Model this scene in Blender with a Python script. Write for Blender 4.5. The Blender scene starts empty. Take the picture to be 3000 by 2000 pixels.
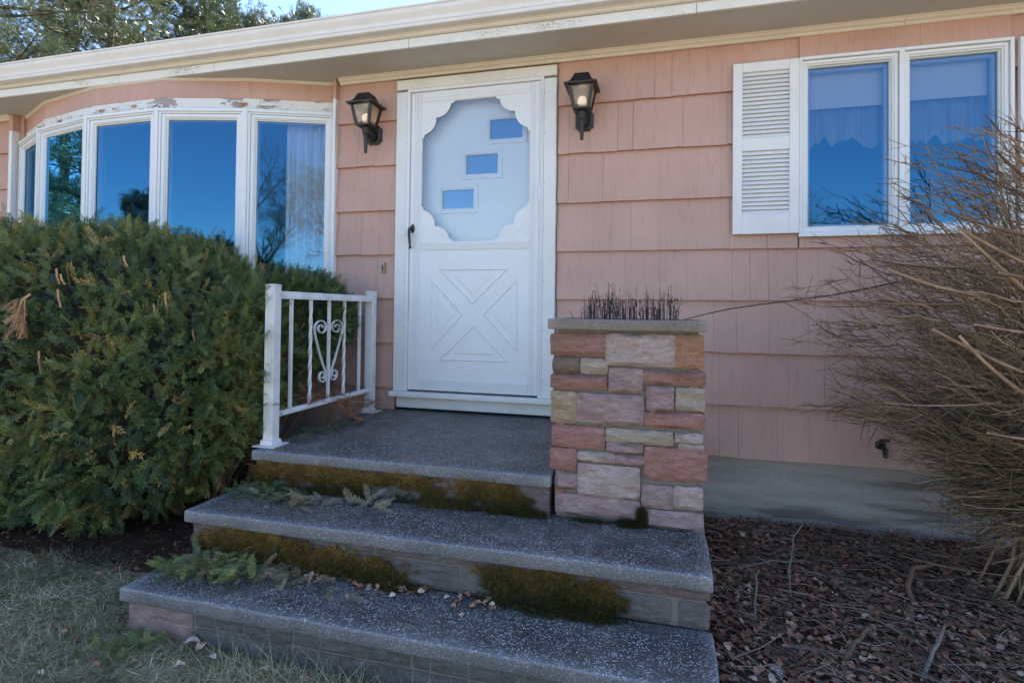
import bpy, bmesh, math, random
import numpy as np
from mathutils import Vector, Matrix, noise

random.seed(7)
RNG = np.random.default_rng(11)
PI = math.pi
sc = bpy.context.scene
COL = sc.collection

# ------------------------------------------------------------------ camera
yaw, pitch, roll = -0.2647, 0.0163, -0.0113
CAM = Vector((1.8173, -3.6031, 0.7504))
fw = Vector((math.sin(yaw), math.cos(yaw), 0)); rt = Vector((math.cos(yaw), -math.sin(yaw), 0)); up = Vector((0, 0, 1))
f2 = fw * math.cos(pitch) + up * math.sin(pitch); u2 = up * math.cos(pitch) - fw * math.sin(pitch)
r3 = rt * math.cos(roll) - u2 * math.sin(roll); u3 = u2 * math.cos(roll) + rt * math.sin(roll)
cd = bpy.data.cameras.new('camera'); cam = bpy.data.objects.new('camera', cd); COL.objects.link(cam)
cam.matrix_world = Matrix(((r3.x, u3.x, -f2.x, CAM.x), (r3.y, u3.y, -f2.y, CAM.y), (r3.z, u3.z, -f2.z, CAM.z), (0, 0, 0, 1)))
cd.sensor_width = 36; cd.lens = 1642.75 / 3000 * 36; cd.shift_y = -118.16 / 3000
cd.clip_start = 0.05; cd.clip_end = 2000
sc.camera = cam

# ------------------------------------------------------------------ sky, sun, exposure
SUN_EL, SUN_AZ = math.radians(50), math.radians(28)     # azimuth from +Y towards +X: the sun stands behind the house
w = bpy.data.worlds.new('World'); sc.world = w; w.use_nodes = True
nt = w.node_tree; bg = nt.nodes['Background']
sky = nt.nodes.new('ShaderNodeTexSky'); sky.sky_type = 'NISHITA'; sky.sun_disc = False
sky.sun_elevation = SUN_EL; sky.sun_rotation = SUN_AZ
sky.air_density = 1.0; sky.dust_density = 0.5; sky.ozone_density = 2.5; sky.altitude = 300
nt.links.new(sky.outputs[0], bg.inputs[0]); bg.inputs[1].default_value = 0.12
sl = bpy.data.lights.new('sun', 'SUN'); sl.energy = 5.0; sl.angle = math.radians(0.53); sl.color = (1, 0.93, 0.82)
so = bpy.data.objects.new('sun', sl); COL.objects.link(so)
sd = Vector((math.sin(SUN_AZ) * math.cos(SUN_EL), math.cos(SUN_AZ) * math.cos(SUN_EL), math.sin(SUN_EL)))
so.rotation_euler = sd.to_track_quat('Z', 'Y').to_euler(); so.location = sd * 60
sc.view_settings.view_transform = 'Standard'; sc.view_settings.look = 'None'
sc.view_settings.exposure = 1.88; sc.view_settings.gamma = 1.0
sc.cycles.max_bounces = 6; sc.cycles.diffuse_bounces = 3; sc.cycles.glossy_bounces = 3; sc.cycles.transparent_max_bounces = 10
sc.cycles.use_adaptive_sampling = True; sc.cycles.adaptive_threshold = 0.008
sc.cycles.use_denoising = True; sc.cycles.denoising_prefilter = 'ACCURATE'; sc.cycles.denoising_input_passes = 'RGB_ALBEDO_NORMAL'
sc.cycles.use_guiding = True; sc.cycles.guiding_training_samples = 48

# ------------------------------------------------------------------ materials
def lin(r, g, b):
    f = lambda c: (c / 255 / 12.92) if c <= 10 else ((c / 255 + .055) / 1.055) ** 2.4
    return (f(r), f(g), f(b), 1)

class NT:
    def __init__(s, name):
        s.m = bpy.data.materials.new(name); s.m.use_nodes = True
        s.t = s.m.node_tree; s.b = s.t.nodes['Principled BSDF']; s.out = s.t.nodes['Material Output']
        s.tc = s.n('ShaderNodeTexCoord')
    def n(s, typ, **k):
        o = s.t.nodes.new(typ)
        for a, v in k.items(): setattr(o, a, v)
        return o
    def L(s, a, b): s.t.links.new(a, b)
    def mapping(s, scale=(1, 1, 1), rot=(0, 0, 0), src=None):
        m = s.n('ShaderNodeMapping'); m.inputs['Scale'].default_value = scale; m.inputs['Rotation'].default_value = rot
        s.L(src or s.tc.outputs['Object'], m.inputs[0]); return m.outputs[0]
    def noise(s, scale, detail=4, vec=None, rough=.55, dist=0):
        t = s.n('ShaderNodeTexNoise'); t.inputs['Scale'].default_value = scale; t.inputs['Detail'].default_value = detail
        t.inputs['Roughness'].default_value = rough; t.inputs['Distortion'].default_value = dist
        s.L(vec or s.tc.outputs['Object'], t.inputs[0]); return t.outputs[0]
    def vor(s, scale, vec=None, feature='F1', out=0, rnd=1):
        t = s.n('ShaderNodeTexVoronoi'); t.feature = feature; t.inputs['Scale'].default_value = scale
        t.inputs['Randomness'].default_value = rnd
        s.L(vec or s.tc.outputs['Object'], t.inputs[0]); return t.outputs[out]
    def ramp(s, src, stops):
        r = s.n('ShaderNodeValToRGB'); e = r.color_ramp.elements
        while len(e) < len(stops): e.new(.5)
        for i, (p, c) in enumerate(stops):
            e[i].position = p; e[i].color = c if not isinstance(c, (int, float)) else (c, c, c, 1)
        s.L(src, r.inputs[0]); return r.outputs[0]
    def mix(s, fac, a, b, mode='MIX'):
        m = s.n('ShaderNodeMix', data_type='RGBA', blend_type=mode)
        for sock, v in ((m.inputs[0], fac), (m.inputs[6], a), (m.inputs[7], b)):
            if hasattr(v, 'links'): s.L(v, sock)
            elif isinstance(v, (int, float)) and sock.type == 'VALUE': sock.default_value = v
            else: sock.default_value = v if not isinstance(v, (int, float)) else (v, v, v, 1)
        return m.outputs[2]
    def bump(s, h, strength=.3, dist=.01, prev=None):
        b = s.n('ShaderNodeBump'); b.inputs['Strength'].default_value = strength; b.inputs['Distance'].default_value = dist
        s.L(h, b.inputs['Height'])
        if prev: s.L(prev, b.inputs['Normal'])
        return b.outputs[0]
    def attr(s, name, out=2):
        a = s.n('ShaderNodeAttribute'); a.attribute_name = name; return a.outputs[out]
    def objrand(s):
        return s.n('ShaderNodeObjectInfo').outputs['Random']
    def fin(s, col=None, rough=None, normal=None, spec=None, metal=None):
        for sock, v in (('Base Color', col), ('Roughness', rough), ('Normal', normal), ('Specular IOR Level', spec), ('Metallic', metal)):
            if v is None: continue
            if hasattr(v, 'links'): s.L(v, s.b.inputs[sock])
            else: s.b.inputs[sock].default_value = v
        return s.m

M = {}
def pink():
    s = NT('pink_shingle_paint')
    v = s.mapping((1, 1, .045))
    grain = s.noise(170, 4, v); big = s.noise(2.2, 4)
    c = s.ramp(big, [(.3, (.505, .308, .252, 1)), (.7, (.575, .358, .295, 1))])
    r = s.ramp(s.objrand(), [(0, .97), (1, 1.03)])
    c = s.mix(1, c, r, 'MULTIPLY')
    st = s.ramp(s.noise(26, 5, s.mapping((1, 1, .25))), [(.30, .72), (.40, 1)])
    c = s.mix(.45, c, st, 'MULTIPLY')
    c = s.mix(.10, c, s.ramp(s.noise(60, 4, s.mapping((1, 1, .03))), [(.35, .55), (.6, 1.1)]), 'MULTIPLY')
    b = s.bump(grain, .55, .005); b = s.bump(s.noise(420, 2), .25, .002, b)
    return s.fin(c, .62, b, .3)
M['pink'] = pink()

def white(name, base=(.72, .71, .69, 1), dirt=.25, grain=0, rough=.45):
    s = NT(name)
    n = s.noise(7, 6); c = s.mix(s.ramp(n, [(.42, 0), (.75, dirt)]), base, (base[0] * .72, base[1] * .70, base[2] * .66, 1))
    sp = s.ramp(s.noise(90, 3), [(.27, .55), (.33, 1)])
    c = s.mix(.35, c, sp, 'MULTIPLY')
    b = s.bump(s.noise(60, 5, s.mapping((1, 1, .1)) if grain == 1 else (s.mapping((.06, 1, 1)) if grain == 2 else None)), .25 if grain else .08, .003)
    return s.fin(c, rough, b, .4)
M['white'] = white('white_wood_trim', grain=1)
M['whiteh'] = white('white_board', (.73, .71, .67, 1), grain=2, dirt=.45)
M['vinyl'] = white('white_vinyl', (.76, .76, .76, 1), .12, 0, .35)
M['alum'] = white('white_aluminium_door', (.74, .74, .75, 1), .12, 0, .38)
M['shutter'] = white('white_shutter', (.76, .74, .73, 1), .25, 1, .5)
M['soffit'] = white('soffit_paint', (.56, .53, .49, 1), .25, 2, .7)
M['cream'] = white('cream_moulding_paint', (.72, .67, .61, 1), .3, 2, .5)
M['gutter'] = white('gutter_aluminium', (.76, .735, .725, 1), .3, 2, .35)

def dirtywhite():
    s = NT('white_fascia_weathered')
    n = s.noise(5, 3, s.mapping((.45, 1, 1))); fine = s.noise(130, 4, s.mapping((.4, 1, 1)))
    m = s.n('ShaderNodeMath', operation='MULTIPLY'); s.L(s.ramp(n, [(.53, 0), (.66, 1)]), m.inputs[0]); s.L(s.ramp(fine, [(.5, 0), (.56, 1)]), m.inputs[1])
    c = s.mix(m.outputs[0], (.74, .72, .68, 1), (.36, .34, .31, 1))
    return s.fin(c, .5, s.bump(fine, .2, .003), .35)
M['fascia'] = dirtywhite()

def peeling():
    s = NT('peeling_white_paint')
    n = s.noise(9, 8, s.mapping((.55, .55, 1.5)), .6)
    cracks = s.vor(17, s.mapping((.6, .6, 1.8)), 'DISTANCE_TO_EDGE')
    big = s.noise(1.35, 2)
    a = s.n('ShaderNodeMath', operation='MULTIPLY'); s.L(s.ramp(n, [(.545, 0), (.56, 1)]), a.inputs[0]); s.L(s.ramp(big, [(.47, 0), (.56, 1)]), a.inputs[1])
    cr = s.ramp(cracks, [(.0, 1), (.035, 0)])
    b = s.n('ShaderNodeMath', operation='MULTIPLY'); s.L(cr, b.inputs[0]); s.L(s.ramp(s.noise(2.3, 3), [(.5, 0), (.62, .8)]), b.inputs[1])
    wood = s.mix(s.noise(14, 4), (.34, .33, .32, 1), (.42, .30, .24, 1))
    c = s.mix(a.outputs[0], (.72, .70, .67, 1), wood)
    c = s.mix(b.outputs[0], c, (.12, .10, .09, 1))
    inv = s.ramp(a.outputs[0], [(0, 1), (1, 0)])
    bm_ = s.bump(inv, .9, .006)
    return s.fin(c, .6, bm_, .3)
M['peel'] = peeling()

def glass(name, refl, tint, trans=(.95, .97, .98, 1), rough=0.0):
    s = NT(name); s.t.nodes.remove(s.b)
    tr = s.n('ShaderNodeBsdfTransparent'); tr.inputs[0].default_value = trans
    gl = s.n('ShaderNodeBsdfGlossy'); gl.inputs['Color'].default_value = tint; gl.inputs['Roughness'].default_value = rough
    lw = s.n('ShaderNodeFresnel'); lw.inputs[0].default_value = 1.5
    # ripples of old double glazing
    bp = s.bump(s.noise(2.2, 1), .02, .02); s.L(bp, gl.inputs['Normal'])
    mp = s.n('ShaderNodeMapRange'); s.L(lw.outputs[0], mp.inputs[0])
    mp.inputs['From Min'].default_value = .03; mp.inputs['From Max'].default_value = 1; mp.inputs['To Min'].default_value = refl; mp.inputs['To Max'].default_value = 1
    mx = s.n('ShaderNodeMixShader'); s.L(mp.outputs[0], mx.inputs[0]); s.L(tr.outputs[0], mx.inputs[1]); s.L(gl.outputs[0], mx.inputs[2])
    s.L(mx.outputs[0], s.out.inputs[0]); return s.m
M['glass'] = glass('sky_tinted_window_glass', .24, (.11, .38, .68, 1), (.74, .76, .77, 1))  # deep sky blue is put into the reflection colour of the panes
M['stormglass'] = glass('storm_door_glass', .10, (.75, .9, 1, 1), (.93, .95, .97, 1))
M['liteglass'] = glass('door_lite_glass', .20, (.2, .5, .85, 1), (.5, .55, .6, 1))
M['lampglass'] = None

def plain(name, col, rough=.5, spec=.5, bump=0, bscale=60, metal=0, var=0):
    s = NT(name); c = col
    if var:
        c = s.mix(s.noise(12, 4), tuple(x * (1 - var) for x in col[:3]) + (1,), tuple(min(1, x * (1 + var)) for x in col[:3]) + (1,))
    nb = s.bump(s.noise(bscale, 4), bump, .003) if bump else None
    return s.fin(c, rough, nb, spec, metal)
M['black'] = plain('black_cast_metal', (.016, .014, .014, 1), .42, .5, .25, 90, 0, .3)
M['railwhite'] = white('white_iron_paint', (.70, .70, .70, 1), .9, 0, .4)
M['dark'] = plain('painted_shade_black', (.01, .01, .01, 1), .9)  # near-black that paints the shade under the kick board
M['interior'] = plain('interior_plaster', (.42, .38, .33, 1), .9)
M['floorwood'] = plain('interior_floor', (.16, .09, .05, 1), .5)
M['fabric'] = plain('white_curtain_fabric', (.86, .85, .82, 1), .9, .1)
def sheer():
    s = NT('sheer_valance'); tr = s.n('ShaderNodeBsdfTransparent'); s.fin((.75, .74, .72, 1), .9, None, .1)
    mx = s.n('ShaderNodeMixShader'); mx.inputs[0].default_value = .42; s.L(tr.outputs[0], mx.inputs[1]); s.L(s.b.outputs[0], mx.inputs[2]); s.L(mx.outputs[0], s.out.inputs[0]); return s.m
M['sheer'] = sheer()
M['shade'] = plain('roller_shade', (.80, .78, .74, 1), .8, .1)
M['brass'] = plain('worn_brass', (.42, .36, .22, 1), .45, .5, .1, 80, .6)
M['asphalt'] = plain('asphalt_shingle', (.09, .085, .08, 1), .9, .2, .6, 200, 0, .3)
M['greymetal'] = plain('grey_metal', (.36, .38, .40, 1), .45, .5, .05)
M['screw'] = plain('screw_steel', (.32, .31, .30, 1), .4, .5, 0, 60, .7)

def lampglass():
    s = NT('seeded_lamp_glass'); s.t.nodes.remove(s.b)
    tr = s.n('ShaderNodeBsdfTransparent'); tr.inputs[0].default_value = (.78, .74, .70, 1)
    di = s.n('ShaderNodeBsdfTranslucent'); di.inputs[0].default_value = (.75, .68, .62, 1)
    gl = s.n('ShaderNodeBsdfGlossy'); gl.inputs['Roughness'].default_value = .12
    b = s.bump(s.noise(260, 3), .5, .002); s.L(b, gl.inputs['Normal']); s.L(b, di.inputs['Normal'])
    m1 = s.n('ShaderNodeMixShader'); m1.inputs[0].default_value = .30; s.L(tr.outputs[0], m1.inputs[1]); s.L(di.outputs[0], m1.inputs[2])
    m2 = s.n('ShaderNodeMixShader'); m2.inputs[0].default_value = .08; s.L(m1.outputs[0], m2.inputs[1]); s.L(gl.outputs[0], m2.inputs[2])
    s.L(m2.outputs[0], s.out.inputs[0]); return s.m
M['lampglass'] = lampglass()
def bulb():
    s = NT('lit_bulb'); s.b.inputs['Base Color'].default_value = (.9, .88, .84, 1)
    s.b.inputs['Emission Color'].default_value = (1, .80, .60, 1); s.b.inputs['Emission Strength'].default_value = .25
    return s.m
M['bulb'] = bulb()

def concrete(name='exposed_aggregate_concrete', tint=(1, 1, 1), spec_amt=1.0):
    s = NT(name)
    sp = s.vor(145, None, 'F1', 1); dst = s.vor(145)
    col = s.n('ShaderNodeSeparateColor'); s.L(sp, col.inputs[0])
    light = s.ramp(col.outputs[0], [(.42, 0), (.60, 1)])
    edge = s.ramp(dst, [(.34, 1), (.50, 0)])
    m = s.n('ShaderNodeMath', operation='MULTIPLY'); s.L(light, m.inputs[0]); s.L(edge, m.inputs[1])
    patch = s.ramp(s.noise(13, 7, None, .75), [(.36, .15), (.58, 1)])
    m1 = s.n('ShaderNodeMath', operation='MULTIPLY'); s.L(m.outputs[0], m1.inputs[0]); s.L(patch, m1.inputs[1])
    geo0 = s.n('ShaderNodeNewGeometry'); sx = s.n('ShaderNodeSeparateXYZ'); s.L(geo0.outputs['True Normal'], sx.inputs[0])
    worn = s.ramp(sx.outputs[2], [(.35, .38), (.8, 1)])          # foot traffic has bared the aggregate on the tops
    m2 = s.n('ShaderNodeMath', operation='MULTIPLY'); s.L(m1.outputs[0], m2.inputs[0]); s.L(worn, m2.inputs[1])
    base = s.mix(s.ramp(s.noise(3.5, 9, None, .75), [(.36, 0), (.64, 1)]), (.042, .038, .036, 1), (.125, .110, .098, 1))
    fine = s.ramp(s.noise(330, 2), [(.35, .6), (.65, 1.35)])
    base = s.mix(1, base, fine, 'MULTIPLY')
    # worn light nosing where feet fall
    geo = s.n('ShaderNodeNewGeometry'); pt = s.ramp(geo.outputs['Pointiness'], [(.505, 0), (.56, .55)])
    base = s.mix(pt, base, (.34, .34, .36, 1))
    c = s.mix(m2.outputs[0], base, (.44 * spec_amt, .43 * spec_amt, .43 * spec_amt, 1))
    c = s.mix(1, c, tint + (1,), 'MULTIPLY')
    b = s.bump(dst, .5, .004); b = s.bump(s.noise(40, 5), .35, .006, b)
    return s.fin(c, .5, b, .5)
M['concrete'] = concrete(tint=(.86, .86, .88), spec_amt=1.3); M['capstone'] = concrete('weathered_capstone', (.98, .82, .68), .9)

def foundation():
    s = NT('poured_foundation')
    st = s.noise(2.6, 6, s.mapping((.28, 1, 2.4)), .6)
    c = s.ramp(st, [(.37, (.17, .15, .135, 1)), (.44, (.33, .295, .265, 1)), (.56, (.40, .365, .33, 1)), (.7, (.48, .44, .40, 1))])
    sp = s.ramp(s.noise(190, 3), [(.3, .75), (.6, 1.08)]); c = s.mix(1, c, sp, 'MULTIPLY')
    return s.fin(c, .85, s.bump(s.noise(150, 4), .4, .004), .2)
M['foundation'] = foundation()

def mortar():
    s = NT('grey_mortar')
    c = s.mix(s.noise(30, 5), (.13, .11, .095, 1), (.24, .205, .175, 1))
    return s.fin(c, .9, s.bump(s.noise(240, 4), .7, .004), .2)
M['mortar'] = mortar()

STONE = {'terra': ((.29, .145, .115), (.42, .235, .19)), 'rose': ((.34, .15, .125), (.45, .25, .21)), 'mauve': ((.32, .205, .20), (.46, .325, .31)),
         'pale': ((.43, .315, .28), (.56, .44, .40)), 'buff': ((.40, .31, .235), (.48, .395, .315)), 'ochre': ((.36, .255, .16), (.47, .35, .24)),
         'orange': ((.38, .18, .105), (.47, .28, .19)), 'brown': ((.17, .115, .09), (.26, .175, .135)), 'grey': ((.13, .115, .11), (.21, .19, .18)), 'dusk': ((.15, .115, .11), (.22, .165, .16))}
def stone(name, ca, cb):
    s = NT('sandstone_' + name)
    v = s.mapping((1, 1, 2.2), (0, .25, 0))
    n = s.noise(11, 6, v, .6, .6)
    c = s.ramp(n, [(.30, ca + (1,)), (.66, cb + (1,))])
    ir = s.ramp(s.noise(16, 5, s.mapping((1, 1, 3), (0, .35, 0)), .6, 1.2), [(.57, 0), (.68, .5)])
    c = s.mix(ir, c, (ca[0] * .75, ca[1] * .55, ca[2] * .4, 1))
    c = s.mix(1, c, s.ramp(s.noise(300, 2), [(.35, .8), (.65, 1.12)]), 'MULTIPLY')
    b = s.bump(s.noise(24, 7, v, .7, .9), .95, .022); b = s.bump(s.noise(260, 3), .4, .003, b)
    return s.fin(c, .85, b, .2)
for k, (a, b) in STONE.items(): M['st_' + k] = stone(k, a, b)

def ramped(name, stops, rough=.6, spec=.3, trans=0, attr='rnd', tint=None):
    s = NT(name); c = s.ramp(s.attr(attr), stops)
    s.fin(c, rough, None, spec)
    if trans:
        tl = s.n('ShaderNodeBsdfTranslucent'); s.L(c, tl.inputs[0])
        mx = s.n('ShaderNodeMixShader'); mx.inputs[0].default_value = trans
        s.L(s.b.outputs[0], mx.inputs[1]); s.L(tl.outputs[0], mx.inputs[2]); s.L(mx.outputs[0], s.out.inputs[0])
    return s.m
M['yew'] = ramped('yew_needles', [(0, (.042, .075, .050, 1)), (.28, (.080, .122, .050, 1)), (.55, (.140, .175, .055, 1)), (.82, (.23, .225, .070, 1)), (.92, (.40, .28, .08, 1)), (1, (.58, .34, .14, 1))], .42, .22, .08)
M['yewdead'] = ramped('dead_yew_needles', [(0, (.16, .065, .03, 1)), (.5, (.27, .12, .055, 1)), (1, (.42, .24, .14, 1))], .7, .2)
M['yewdry'] = ramped('dry_yew_clipping', [(0, (.06, .07, .035, 1)), (.5, (.16, .13, .075, 1)), (1, (.34, .26, .17, 1))], .7, .2)
M['yewwood'] = plain('yew_bark', (.17, .10, .075, 1), .8, .2, .5, 60, 0, .4)
M['yewcore'] = plain('yew_shade_core', (.022, .022, .016, 1), .9, .1, .8, 40, 0, .4)  # interior shade of the shrub put into the core colour
M['cutwood'] = plain('cut_wood_tan', (.46, .27, .15, 1), .75, .2, .3, 60, 0, .3)
M['twig'] = ramped('winged_shrub_twigs', [(0, (.075, .05, .036, 1)), (.35, (.20, .128, .08, 1)), (.65, (.27, .18, .105, 1)), (1, (.48, .32, .20, 1))], .75, .25)
M['branch'] = ramped('winged_shrub_branches', [(0, (.11, .072, .048, 1)), (.5, (.23, .14, .09, 1)), (1, (.42, .28, .19, 1))], .8, .2)
M['redleaf'] = plain('red_seed_husk', (.22, .03, .025, 1), .7)
M['pine'] = ramped('pine_needles', [(0, (.045, .075, .038, 1)), (.5, (.085, .115, .055, 1)), (.85, (.15, .165, .085, 1)), (1, (.26, .24, .14, 1))], .32, .6, .25)
M['pinebark'] = plain('pine_bark', (.10, .075, .055, 1), .9, .2, .8, 12, 0, .4)
M['barebark'] = plain('bare_tree_bark', (.20, .165, .135, 1), .9, .2, .5, 12, 0, .3)
M['grass'] = ramped('winter_grass', [(0, (.06, .07, .028, 1)), (.28, (.15, .155, .065, 1)), (.55, (.33, .30, .165, 1)), (.8, (.52, .455, .29, 1)), (1, (.66, .60, .45, 1))], .9, .06, .08)
M['leaf'] = ramped('dry_fallen_leaves', [(0, (.085, .048, .034, 1)), (.4, (.28, .12, .07, 1)), (.75, (.46, .22, .135, 1)), (1, (.60, .44, .34, 1))], .65, .3, .1)
M['paleleaf'] = plain('pale_dry_leaf', (.55, .45, .38, 1), .6, .3, .2, 40, 0, .25)
M['tanleaf'] = plain('tan_dry_leaf', (.48, .30, .20, 1), .6, .3, .2, 40, 0, .25)
M['stick'] = ramped('dead_sticks', [(0, (.08, .058, .045, 1)), (.5, (.22, .155, .115, 1)), (1, (.48, .38, .29, 1))], .8, .2)
M['moss'] = ramped('moss', [(0, (.035, .038, .014, 1)), (.3, (.085, .078, .026, 1)), (.55, (.18, .115, .036, 1)), (.8, (.30, .175, .05, 1)), (1, (.46, .30, .12, 1))], .9, .1, .15)
M['deadstalk'] = plain('dead_stalks', (.055, .04, .038, 1), .85, .2, 0, 60, 0, .4)

def soil(name, a, b, sc_=14):
    s = NT(name); n = s.noise(sc_, 8, None, .7)
    c = s.ramp(n, [(.35, a), (.65, b)])
    return s.fin(c, .95, s.bump(s.noise(60, 6), .8, .03), .1)
M['soil'] = soil('bark_soil', (.035, .025, .020, 1), (.10, .065, .048, 1))
def lawn():
    s = NT('dormant_lawn')
    n = s.noise(1.2, 8, None, .7); f = s.noise(45, 5, s.mapping((1, .5, 1), (0, 0, .5)), .7)
    c = s.ramp(f, [(.3, (.17, .13, .085, 1)), (.5, (.31, .245, .17, 1)), (.7, (.45, .365, .265, 1))])
    c = s.mix(s.ramp(n, [(.4, 0), (.65, .55)]), c, (.11, .12, .05, 1))
    return s.fin(c, .95, s.bump(f, .8, .03), .1)
M['lawn'] = lawn()

# ------------------------------------------------------------------ geometry helpers
ROOTLOC = {}
def tag(o, label=None, cat=None, group=None, kind=None):
    if label: o['label'] = label
    if cat: o['category'] = cat
    if group: o['group'] = group
    if kind: o['kind'] = kind
    return o
def thing(name, label, cat, loc=(0, 0, 0), group=None):
    e = bpy.data.objects.new(name, None); COL.objects.link(e); e.location = loc; e.empty_display_size = .1
    ROOTLOC[e.name] = Vector(loc); return tag(e, label, cat, group)
def put(name, me, mat, parent=None):
    o = bpy.data.objects.new(name, me); COL.objects.link(o)
    if mat is not None and not me.materials: me.materials.append(M[mat] if isinstance(mat, str) else mat)
    if parent is not None:
        o.parent = parent
        o.location = -ROOTLOC.get(parent.name, Vector((0, 0, 0)))     # meshes are given in world coordinates
    ROOTLOC[o.name] = Vector((0, 0, 0)); return o

class MB:
    def __init__(s): s.v = []; s.f = []
    def add(s, vs, fs):
        k = len(s.v); s.v += [tuple(q) for q in vs]; s.f += [tuple(i + k for i in q) for q in fs]; return s
    def box(s, x0, x1, y0, y1, z0, z1, T=None):
        vs = [(x, y, z) for z in (z0, z1) for y in (y0, y1) for x in (x0, x1)]
        if T: vs = [T(*q) for q in vs]
        return s.add(vs, [(0, 2, 3, 1), (4, 5, 7, 6), (0, 1, 5, 4), (2, 6, 7, 3), (0, 4, 6, 2), (1, 3, 7, 5)])
    def hexa(s, vs):                                         # 8 corners: bottom ring 4, top ring 4
        return s.add(vs, [(3, 2, 1, 0), (4, 5, 6, 7), (0, 1, 5, 4), (1, 2, 6, 5), (2, 3, 7, 6), (3, 0, 4, 7)])
    def prism(s, poly, f0, f1):                              # poly of 2D points, f0/f1 map to 3D
        n = len(poly); vs = [f0(*q) for q in poly] + [f1(*q) for q in poly]
        return s.add(vs, [tuple(range(n))[::-1], tuple(range(n, 2 * n))] + [(i, (i + 1) % n, n + (i + 1) % n, n + i) for i in range(n)])
    def extx(s, prof, x0, x1):                               # closed (y,z) profile run along x
        return s.prism(prof, lambda y, z: (x0, y, z), lambda y, z: (x1, y, z))
    def tube(s, pts, rad, n=6, cap=True, flat=None):
        pts = [Vector(q) for q in pts]; m = len(pts)
        rad = rad if hasattr(rad, '__len__') else [rad] * m
        rings = []; ref = None
        for i, q in enumerate(pts):
            t = (pts[min(i + 1, m - 1)] - pts[max(i - 1, 0)])
            t = t.normalized() if t.length > 1e-9 else Vector((0, 0, 1))
            if ref is None: ref = t.orthogonal().normalized()
            ref = (ref - t * ref.dot(t)); ref = ref.normalized() if ref.length > 1e-6 else t.orthogonal().normalized()
            b = t.cross(ref)
            rings.append([q + (ref * math.cos(a) + b * math.sin(a)) * rad[i] for a in (2 * PI * k / n for k in range(n))])
        k0 = len(s.v)
        for rg in rings: s.v += [tuple(q) for q in rg]
        for i in range(m - 1):
            for j in range(n):
                a = k0 + i * n + j; b_ = k0 + i * n + (j + 1) % n
                s.f.append((a, b_, b_ + n, a + n))
        if cap:
            s.f.append(tuple(k0 + j for j in range(n))[::-1]); s.f.append(tuple(k0 + (m - 1) * n + j for j in range(n)))
        return s
    def loft(s, rings, cap=True):
        n = len(rings[0]); k0 = len(s.v)
        for rg in rings: s.v += [tuple(q) for q in rg]
        for i in range(len(rings) - 1):
            for j in range(n):
                a = k0 + i * n + j; b = k0 + i * n + (j + 1) % n
                s.f.append((a, b, b + n, a + n))
        if cap:
            s.f.append(tuple(k0 + j for j in range(n))[::-1]); s.f.append(tuple(k0 + (len(rings) - 1) * n + j for j in range(n)))
        return s
    def lathe(s, prof, c, n=16, axis='z'):
        rings = []
        for r, h in prof:
            rg = []
            for k in range(n):
                a = 2 * PI * k / n; q = (r * math.cos(a), r * math.sin(a), h)
                if axis == 'y': q = (q[0], q[2], q[1])
                rg.append((q[0] + c[0], q[1] + c[1], q[2] + c[2]))
            rings.append(rg)
        return s.loft(rings)
    def build(s, name, mat, parent=None, bevel=0, seg=1, smooth=False, recalc=True):
        me = bpy.data.meshes.new(name)
        me.from_pydata(s.v, [], s.f)
        if bevel or recalc:
            bm = bmesh.new(); bm.from_mesh(me)
            bmesh.ops.recalc_face_normals(bm, faces=bm.faces)
            if bevel:
                es = [e for e in bm.edges if len(e.link_faces) == 2 and e.calc_face_angle(0) > .5]
                bmesh.ops.bevel(bm, geom=es, offset=bevel, segments=seg, profile=.5, affect='EDGES', clamp_overlap=True)
            bm.to_mesh(me); bm.free()
        if smooth: me.polygons.foreach_set('use_smooth', [True] * len(me.polygons))
        return put(name, me, mat, parent)

def bx(name, mat, parent, x0, x1, y0, y1, z0, z1, bevel=.002, T=None):
    return MB().box(x0, x1, y0, y1, z0, z1, T).build(name, mat, parent, bevel)

def mesh_np(name, V, F, mat, parent=None, rnd=None, smooth=False):
    V = np.ascontiguousarray(V, np.float32); F = np.ascontiguousarray(F, np.int32); n, k = F.shape
    me = bpy.data.meshes.new(name)
    me.vertices.add(len(V)); me.vertices.foreach_set('co', V.ravel())
    me.loops.add(n * k); me.loops.foreach_set('vertex_index', F.ravel())
    me.polygons.add(n); me.polygons.foreach_set('loop_start', np.arange(0, n * k, k, dtype=np.int32))
    me.update(calc_edges=True)
    if rnd is not None:
        a = me.attributes.new('rnd', 'FLOAT', 'FACE'); a.data.foreach_set('value', np.ascontiguousarray(rnd, np.float32))
    if smooth: me.polygons.foreach_set('use_smooth', np.ones(n, bool))
    return put(name, me, mat, parent)
def norm(a): return a / np.maximum(np.linalg.norm(a, axis=-1, keepdims=True), 1e-9)
def frames(axis, nrm):
    """rows: X = axis, Z ~ nrm"""
    x = norm(axis); z = norm(nrm - x * np.sum(nrm * x, -1, keepdims=True)); y = np.cross(z, x)
    return np.stack([x, y, z], 1)
def scatter(tmpl, faces, pos, fr, scale, rnd, jitter=.08):
    """place a template at every pos; returns V, F, per-face rnd"""
    N, T = len(pos), len(tmpl)
    sc3 = scale if np.ndim(scale) == 2 else np.repeat(np.asarray(scale)[:, None], 3, 1)
    V = np.einsum('nta,nab->ntb', tmpl[None] * sc3[:, None, :], fr) + pos[:, None, :]
    F = (faces[None] + (np.arange(N) * T)[:, None, None]).reshape(-1, faces.shape[1])
    r = np.repeat(rnd, len(faces)) + RNG.normal(0, jitter, N * len(faces))
    return V.reshape(-1, 3), F, np.clip(r, 0, 1)
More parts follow.
